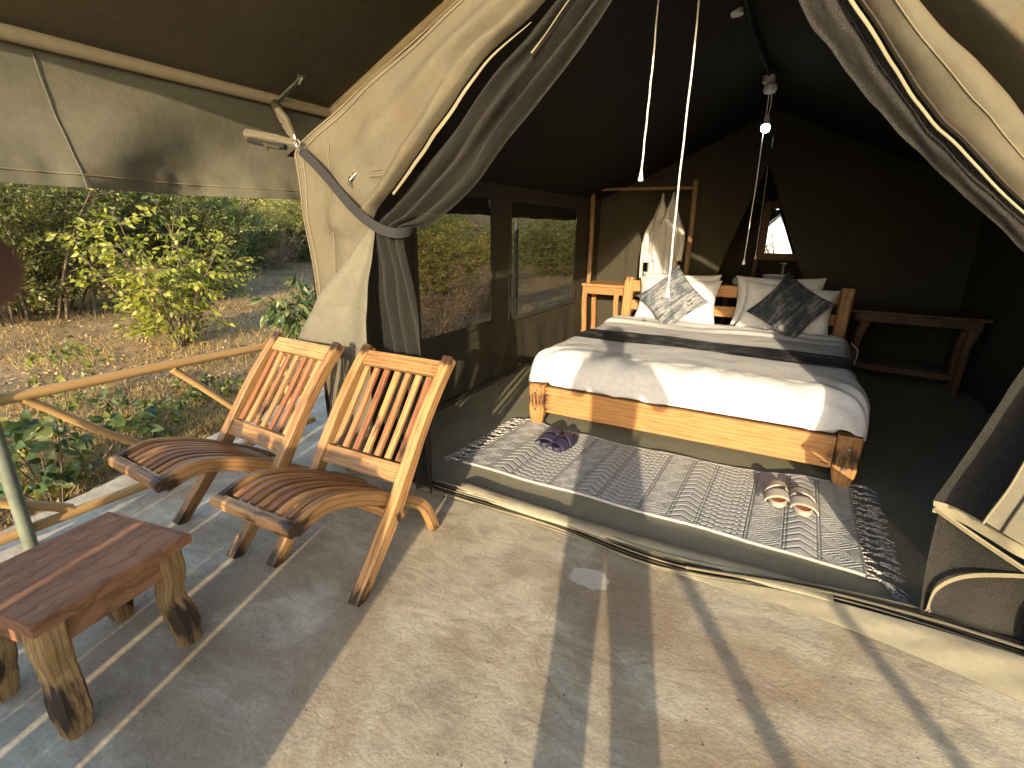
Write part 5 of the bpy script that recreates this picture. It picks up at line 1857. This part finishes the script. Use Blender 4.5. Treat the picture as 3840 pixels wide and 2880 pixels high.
# near shrubs seen over the railing
t = leafy_shrub('shrub', 'sunlit yellow green shrub standing alone in the dry clearing', 'shrub', 21, 1.65, 0.9, 20, 12, 10, 0.078, 0.038,
                [(M['leaf_yel'], .3), (M['leaf_yel'], .6), (M['leaf_yel'], .8), (M['leaf_mid'], .5)], M['leaf_yel'], base_r=0.1, droop=0.75)
put(t, -6.75, 3.55, 0.3, 1.12)
t = leafy_shrub('shrub', 'dark shrub with long drooping pointed leaves beside the tent corner', 'shrub', 22, 1.05, 0.62, 9, 6, 6, 0.15, 0.045,
                [(M['leaf_big'], .2), (M['leaf_big'], .5), (M['leaf_mid'], .5), (M['leaf_big'], .8)], M['leaf_big'], base_r=0.1, droop=1.0)
put(t, -5.55, 4.35, 1.0)
t = leafy_shrub('shrub', 'broad leaved dark green shrub below the railing at the deck edge', 'shrub', 23, 0.72, 0.55, 11, 6, 5, 0.095, 0.055,
                [(M['leaf_big'], .1), (M['leaf_big'], .35), (M['leaf_dark'], .5), (M['leaf_mid'], .8)], M['leaf_big'], base_r=0.2, droop=0.4)
put(t, -3.78, 1.06, 0.5)
t = leafy_shrub('shrub', 'thin upright sprig with small pale leaves showing over the handrail', 'shrub', 24, 0.75, 0.40, 4, 10, 6, 0.055, 0.03,
                [(M['leaf_mid'], .4), (M['leaf_yel'], .3), (M['leaf_dark'], .6)], M['leaf_mid'], base_r=0.05, droop=0.4)
put(t, -5.3, 1.75, 0.2)
t = leafy_shrub('weed', 'low leafy weed growing between the two railing braces', 'plant', 25, 0.42, 0.42, 7, 5, 6, 0.075, 0.034,
                [(M['leaf_dark'], .5), (M['leaf_mid'], .4), (M['leaf_big'], .5)], M['leaf_mid'], base_r=0.15, droop=0.5)
put(t, -4.25, 1.85, 0.9)
t = leafy_shrub('weed', 'patch of small green weeds behind the left folding chair', 'plant', 26, 0.26, 0.5, 14, 5, 6, 0.05, 0.028,
                [(M['leaf_dark'], .5), (M['leaf_mid'], .4)], M['leaf_mid'], base_r=0.12, droop=0.3)
put(t, -4.7, 2.6, 0.1)

# bigger bushes
t = make_bush('bush', 'tall dense dark green bush at the far left with overhanging sprays', 'bush', 31, 2.5, 1.75, 50, 24, 36, 0.052, 0.026, M['leaf_mid'], base_r=0.7, droop=0.5, start=0.1)
put(t, -9.7, 3.0, 0.0, 1.18)
t = make_bush('bush', 'dense mid green bush behind the lone yellow green shrub', 'bush', 32, 2.3, 1.5, 44, 22, 34, 0.055, 0.027, M['leaf_dark'], base_r=0.6, droop=0.4, start=0.05)
put(t, -9.9, 5.5, 0.0, 1.12)
c = copy_tree(t)
c['label'] = 'mid green bush filling the gap between the far left bush and the lone shrub'
put(c, -12.2, 5.0, 2.0, 1.2)
c = copy_tree(t)
c['label'] = 'rounded green bush on the right side of the clearing before the pale scrub'
put(c, -12.6, 8.0, 4.0, 0.9)
protoA = make_bush('bush', 'low feathery green bush by the dry path', 'bush', 33, 1.9, 1.5, 36, 22, 30, 0.06, 0.028, M['leaf_gold'], base_r=0.6, droop=0.3, start=0.05)
put(protoA, -16.5, 9.6, 0.4, 1.0)
protoB = make_bush('bush', 'olive thicket bush in the background beyond the clearing', 'bush', 34, 2.2, 1.6, 36, 22, 30, 0.065, 0.030, M['leaf_mid'], base_r=0.6, droop=0.3, start=0.05, group='background bushes beyond the clearing')
put(protoB, -13.5, 11.0, 0.0, 1.0)
protoC = make_bush('dry_bush', 'bare brown twiggy bush in the shade left of the tent corner', 'bush', 35, 1.3, 1.1, 40, 16, 3, 0.05, 0.02, M['litter'], M['twig'], base_r=0.5, droop=0.2, start=0.05)
put(protoC, -12.6, 9.4, 0.0, 1.0)
protoA['label'] = 'yellowish feathery bush at the end of the dry path'
rs = np.random.default_rng(5)
spots = []
while len(spots) < 26:
    az = math.radians(rs.uniform(40, 80))
    d = rs.uniform(15.5, 25)
    p = (-d * math.sin(az), d * math.cos(az))
    if all(math.hypot(p[0] - q[0], p[1] - q[1]) > 1.5 for q in spots):
        spots.append(p)
for k, (x, y) in enumerate(spots):
    c = copy_tree(protoB if k % 3 == 0 else protoA)
    c['label'] = 'olive green scrub bush in the row on the slope beyond the clearing' if k % 3 == 0 else 'pale yellow green scrub bush in the row on the slope beyond the clearing'
    c['group'] = 'olive scrub bushes on the slope' if k % 3 == 0 else 'pale scrub bushes on the slope'
    put(c, x, y, rs.uniform(0, 6.28), rs.uniform(0.65, 1.1))


def far_scrub(name, label, n, azr, dr, seed, mat):
    """the far thicket that reads as one mass"""
    r = np.random.default_rng(seed)
    Vs, Ts = [], []
    for k in range(n):
        az = math.radians(r.uniform(*azr))
        d = dr[0] + (dr[1] - dr[0]) * r.random() ** 1.3
        x, y = -d * math.sin(az), d * math.cos(az)
        m = 2600
        u = r.normal(0, 1, (m, 3))
        u /= np.linalg.norm(u, axis=1, keepdims=True)
        cl = r.normal(0, 1, (14, 3)) * np.array([.7, .7, .45])
        P = cl[r.integers(0, 14, m)] + u * r.random((m, 1)) ** .5 * 0.55
        P[:, 2] = np.abs(P[:, 2] + 0.6)
        P *= np.array([1.15, 1.15, 1.1]) * r.uniform(.8, 1.35)
        P += np.array([x, y, gz(x, y) - 0.1])
        V, F = leaves(P, r.normal(0, 1, (m, 3)), 0.10, 0.05, 0.3, k)
        Vs.append(V)
        t0 = r.uniform(.1, .75)
        Ts.append(np.repeat(np.clip(t0 + r.normal(0, .15, m), 0, 1), 4))
    V = np.concatenate(Vs)
    I = np.arange(len(V) // 4)[:, None] * 4
    F = np.concatenate([I + np.array([[0, 1, 2]]), I + np.array([[0, 2, 3]])], 1).reshape(-1, 3)
    o = link(name, leafmesh(name, mat, V, F, np.concatenate(Ts)))
    o['kind'] = 'stuff'
    o['label'] = label
    o['category'] = 'scrub'


far_scrub('scrub_thicket', 'far dry yellow green scrub covering the rising slope', 120, (36, 86), (21, 52), 3, M['leaf_gold'])
far_scrub('scrub_thicket', 'far green scrub seen through the side windows', 22, (18, 40), (19, 34), 4, M['leaf_mid'])
# dry shrubs outside the windows
for k, (x, y, lb) in enumerate(((-4.4, 5.6, 'dry twiggy bush outside the nearer side window'), (-5.2, 8.4, 'dry twiggy bush outside the farther side window'))):
    c = copy_tree(protoC)
    c['label'] = lb
    put(c, x, y, k * 2.0, 0.8)
for k, (x, y, lb, s) in enumerate(((-6.9, 9.4, 'green bush with light leaves outside the nearer side window', 0.95), (-6.6, 15.5, 'green bush outside the farther side window beyond the dry twigs', .9))):
    c = copy_tree(protoB if k else protoA)
    if 'group' in c:
        del c['group']
    c['label'] = lb
    put(c, x, y, k * 1.7 + 2, s)


# dry grass, leaf litter
def scatter_grass():
    n = 60000
    r = np.random.default_rng(9)
    d = 0.6 + 15 * r.random(n) ** 1.6
    az = np.radians(r.uniform(10, 100, n))
    x = -3.35 - d * np.sin(az)
    y = -1.0 + d * np.cos(az) * 1.4 + r.uniform(-1, 4, n)
    cl = np.array([noise.noise(Vector((a * .9, b * .9, 0))) for a, b in zip(x, y)])
    k = cl > -0.18
    x, y = x[k], y[k]
    k2 = x < -3.55 - 0.12 * np.clip(y, 0, 5)
    x, y = x[k2], y[k2]
    n = len(x)
    z = np.array([gz(a, b) for a, b in zip(x, y)])
    P = np.stack([x, y, z], 1)
    h = r.uniform(0.02, 0.10, n)[:, None]
    lean = r.normal(0, 0.7, (n, 3)) * h
    lean[:, 2] = 0
    side = r.normal(0, 1, (n, 3))
    side[:, 2] = 0
    side /= np.linalg.norm(side, axis=1, keepdims=True)
    wv_ = 0.0018 + 0.002 * r.random((n, 1))
    tip = P + lean + np.array([0, 0, 1]) * h
    mid = P + lean * 0.35 + np.array([0, 0, 0.6]) * h
    V = np.stack([P - side * wv_, P + side * wv_, mid + side * wv_ * .7, tip, mid - side * wv_ * .7], 1).reshape(-1, 3)
    I = np.arange(n)[:, None] * 5
    F = np.concatenate([I + np.array([[0, 1, 2]]), I + np.array([[0, 2, 4]]), I + np.array([[4, 2, 3]])], 1).reshape(-1, 3)
    o = link('dry_grass', leafmesh('dry_grass', M['grass'], V, F, np.repeat(r.random(n), 5)))
    o['kind'] = 'stuff'
    o['label'] = 'short dry grass over the brown ground'
    o['category'] = 'grass'
    # litter: flat dead leaves
    n = 22000
    d = 0.4 + 12 * r.random(n) ** 1.5
    az = np.radians(r.uniform(5, 105, n))
    x = -3.35 - d * np.sin(az)
    y = -0.6 + d * np.cos(az) * 1.3 + r.uniform(-1, 4, n)
    k2 = x < -3.5 - 0.12 * np.clip(y, 0, 5)
    x, y = x[k2], y[k2]
    z = np.array([gz(a, b) for a, b in zip(x, y)]) + 0.006
    P = np.stack([x, y, z], 1)
    D = r.normal(0, 1, (len(x), 3))
    D[:, 2] = 0.35
    V, F = leaves(P, D, 0.05, 0.026, 0.0, 4)
    o = link('leaf_litter', leafmesh('leaf_litter', M['litter'], V, F, np.repeat(r.random(len(x)), 4)))
    o['kind'] = 'stuff'
    o['label'] = 'brown dead leaves strewn over the ground'
    o['category'] = 'leaf litter'


scatter_grass()

def deck_debris():
    b = MB()
    r = random.Random(5)
    for k in range(150):
        x, y = r.uniform(-2.4, 1.6), r.uniform(0.35, 1.85)
        q = r.uniform(0.0015, 0.0045)
        pts = [(x + q * r.uniform(.6, 1.3) * math.cos(a * 1.257), y + q * r.uniform(.6, 1.3) * math.sin(a * 1.257), 0.0006) for a in range(5)]
        b.add(pts + [(x, y, q * r.uniform(.5, 1.0))], [(a, (a + 1) % 5, 5) for a in range(5)])
    o = b.build('grit', M['bark'], None)
    o['kind'] = 'stuff'
    o['label'] = 'scattered grit and tiny chips on the concrete deck'
    o['category'] = 'grit'


deck_debris()

# acacia behind the camera (seen in the mirror) and shade trees by the sun side
ac = thing('acacia_tree', 'flat topped acacia with bare spreading branches seen in the mirror', 'tree', (0, 0, 0))
r = np.random.default_rng(41)
tws = [(np.array([[0, 0, 0], [0.1, 0, 1.0], [0.0, 0.05, 1.9]]), 0.11, 0.07)]
P, D = [], []
for k in range(16):
    az = r.uniform(0, 6.28)
    e = np.array([math.cos(az) * r.uniform(1, 2.8), math.sin(az) * r.uniform(1, 2.8), r.uniform(3.0, 4.3)])
    p0 = np.array([0, 0.05, r.uniform(1.2, 1.9)])
    c = np.array([p0, (p0 + e) / 2 + [0, 0, .25], e])
    tws.append((c, 0.05, 0.012))
    for j in range(9):
        t = r.uniform(.35, 1)
        p = p0 + (e - p0) * t + [0, 0, .2]
        q = p + np.array([math.cos(az + r.normal(0, 1)), math.sin(az + r.normal(0, 1)), r.normal(.1, .3)]) * r.uniform(.4, 1.0)
        tws.append((np.array([p, (p + q) / 2 + [0, 0, .08], q]), 0.016, 0.006))
        n = 22
        P.append(p + (q - p) * r.random((n, 1)) + r.normal(0, .06, (n, 3)))
        D.append(r.normal(0, 1, (n, 3)))
V, F = leaves(np.concatenate(P), np.concatenate(D), 0.07, 0.03, 0.1, 3)
link('crown', leafmesh('crown', M['leaf_dark'], V, F, np.repeat(r.random(len(V) // 4), 4)), ac)
twig_mb(tws, 5).build('trunk', M['bark'], ac)
put(ac, -0.4, -19.0, 0.0, 1.3)
# bushes behind left that shade part of the clearing
for k, (x, y, s, lb) in enumerate(((-9.3, -2.4, 0.95, 'leafy bush outside the left edge, shading the clearing'),)):
    c = copy_tree(protoB)
    if 'group' in c:
        del c['group']
    c['label'] = lb
    put(c, x, y, k + .5, s)


# ================================================================== THE PHOTOGRAPHER
def skin_obj(name, verts, edges, radii, mat, parent=None, sub=2, root=0):
    me = bpy.data.meshes.new(name)
    me.from_pydata([tuple(v) for v in verts], edges, [])
    o = bpy.data.objects.new(name, me)
    COL.objects.link(o)
    if parent:
        o.parent = parent
    me.materials.append(mat)
    md = o.modifiers.new('skin', 'SKIN')
    md.use_smooth_shade = True
    md.use_x_symmetry = False
    for i, rr in enumerate(radii):
        sv = me.skin_vertices[0].data[i]
        sv.radius = rr if isinstance(rr, tuple) else (rr, rr)
        sv.use_root = (i == root)
    s_ = o.modifiers.new('sub', 'SUBSURF')
    s_.levels = sub
    s_.render_levels = sub
    return o


PX, PY = 0.14, -0.36
person = thing('person', 'person taking the photo, only a dark blurred fingertip intrudes at the left edge', 'person', (0, 0, 0))
bv, be, br = [], [], []


def jn(p, r_, frm=None):
    bv.append(Vector(p))
    br.append(r_)
    if frm is not None:
        be.append((frm, len(bv) - 1))
    return len(bv) - 1


pel = jn((PX, PY, 0.94), (0.15, 0.11))
wst = jn((PX, PY, 1.10), (0.135, 0.095), pel)
chs = jn((PX, PY + .01, 1.27), (0.16, 0.11), wst)
upc = jn((PX, PY, 1.39), (0.13, 0.09), chs)
nck = jn((PX - .02, PY + .01, 1.48), (0.055, 0.055), upc)
hd1 = jn((PX - .03, PY + .03, 1.57), (0.075, 0.090), nck)
hd2 = jn((PX - .03, PY + .03, 1.66), (0.074, 0.092), hd1)
hd3 = jn((PX - .03, PY + .02, 1.72), (0.045, 0.055), hd2)
nose = jn((PX - .03, PY + .135, 1.60), (0.012, 0.014), hd1)
ends = {}
for sg in (-1, 1):
    sh = jn((PX + sg * 0.185, PY, 1.395), (0.062, 0.062), upc)
    el = jn((PX + sg * 0.30, PY + 0.10, 1.16), (0.045, 0.045), sh)
    wr_ = jn((sg * 0.125 + 0.0, -0.075, 1.345), (0.029, 0.024), el)
    ends[sg] = wr_
    hp = jn((PX + sg * 0.095, PY, 0.86), (0.095, 0.095), pel)
    kn = jn((PX + sg * 0.105, PY + .02, 0.48), (0.058, 0.062), hp)
    an = jn((PX + sg * 0.112, PY - .01, 0.085), (0.038, 0.042), kn)
    jn((PX + sg * 0.14, PY + .13, 0.040), (0.040, 0.026), an)
bd = skin_obj('body', bv, be, br, M['skin'], person, 2, pel)
# clothes follow the body
cv, ce, cr = [], [], []


def cj(p, r_, frm=None):
    cv.append(Vector(p))
    cr.append(r_)
    if frm is not None:
        ce.append((frm, len(cv) - 1))
    return len(cv) - 1


a0 = cj((PX, PY, 0.90), (0.18, 0.135))
a1 = cj((PX, PY, 1.10), (0.165, 0.12), a0)
a2 = cj((PX, PY + .01, 1.27), (0.19, 0.13), a1)
a3 = cj((PX, PY, 1.39), (0.15, 0.105), a2)
a4 = cj((PX, PY, 1.45), (0.085, 0.08), a3)
for sg in (-1, 1):
    s_ = cj((PX + sg * 0.19, PY, 1.395), (0.08, 0.078), a3)
    e_ = cj((PX + sg * 0.30, PY + 0.10, 1.16), (0.066, 0.062), s_)
    cj((lerp(PX + sg * .30, sg * .125, .75), lerp(PY + .10, -.075, .75), lerp(1.16, 1.345, .75)), (0.043, 0.04), e_)
skin_obj('shirt', cv, ce, cr, M['shirt'], person, 2, 0)
cv, ce, cr = [], [], []
a0 = cj((PX, PY, 0.97), (0.165, 0.125))
for sg in (-1, 1):
    h_ = cj((PX + sg * 0.09, PY, 0.84), (0.105, 0.11), a0)
    h_ = cj((PX + sg * 0.098, PY, 0.62), (0.108, 0.105), h_)
    h_ = cj((PX + sg * 0.10, PY + .01, 0.53), (0.098, 0.10), h_)
    k_ = cj((PX + sg * 0.106, PY + .02, 0.44), (0.070, 0.078), h_)
    cj((PX + sg * 0.112, PY, 0.10), (0.060, 0.07), k_)
skin_obj('trousers', cv, ce, cr, M['trouser'], person, 2, 0)
hm = MB()
hm.lathe([(0.0, 0.115), (0.045, 0.108), (0.078, 0.08), (0.098, 0.035), (0.098, -0.01), (0.09, -0.05), (0.082, -0.06)], (PX - .03, PY + 0.012, 1.645), 18)
hm.build('hair', M['hair'], person)
fa = MB()
for sg in (-1, 1):
    fa.lathe([(0.0, 0.012), (0.009, 0.009), (0.012, 0.0), (0.009, -0.009), (0.0, -0.012)], (PX - .03 + sg * 0.032, PY + .112, 1.625), 10)
fa.build('eye', M['cord'], person)
# hands: palm and five fingers, closed on the ends of the phone
for sg in (-1, 1):
    hv, he, hr = [], [], []

    def hj(p, r_, frm=None):
        hv.append(Vector(p))
        hr.append((r_, r_ * 0.9))
        if frm is not None:
            he.append((frm, len(hv) - 1))
        return len(hv) - 1
    w0 = hj((sg * 0.125, -0.075, 1.345), 0.026)
    p1 = hj((sg * 0.128, -0.050, 1.375), 0.028, w0)
    p2 = hj((sg * 0.126, -0.030, 1.395), 0.024, p1)
    for k in range(4):
        zz = 1.425 - k * 0.019
        ln = (0.9, 1.0, 0.95, 0.78)[k]
        f1 = hj((sg * 0.130, -0.015, zz), 0.0095, p2)
        f2 = hj((sg * 0.122, 0.010 * ln, zz - .004), 0.0085, f1)
        if sg < 0 and k == 1:
            f3 = hj((-0.095, 0.017, 1.3955), 0.0072, f2)
            hj((-0.0734, 0.0206, 1.3952), 0.0068, f3)
        else:
            f3 = hj((sg * 0.100, 0.014 * ln, zz - .006), 0.0078, f2)
            hj((sg * 0.092, 0.012, zz - .007), 0.0066, f3)
    t1 = hj((sg * 0.105, -0.045, 1.372), 0.012, p1)
    t2 = hj((sg * 0.082, -0.034, 1.378), 0.010, t1)
    hj((sg * 0.060, -0.030, 1.386), 0.008, t2)
    skin_obj('hand', hv, he, hr, M['skin'], person, 2, 1)
ph = thing('mobile_phone', 'black phone held sideways by the photographer behind the lens', 'phone', (0, 0, 0))
MB().bar((-0.088, -0.014, 1.385), (0.075, -0.014, 1.385), 0.008, 0.074, bev=0.003).build('phone_body', M['black'], ph)
MB().bar((-0.084, -0.019, 1.385), (0.071, -0.019, 1.385), 0.001, 0.070, bev=0.0003).build('screen', plain('screen_glass', (0.02, 0.02, 0.025), 0.1, bmp=0), ph)
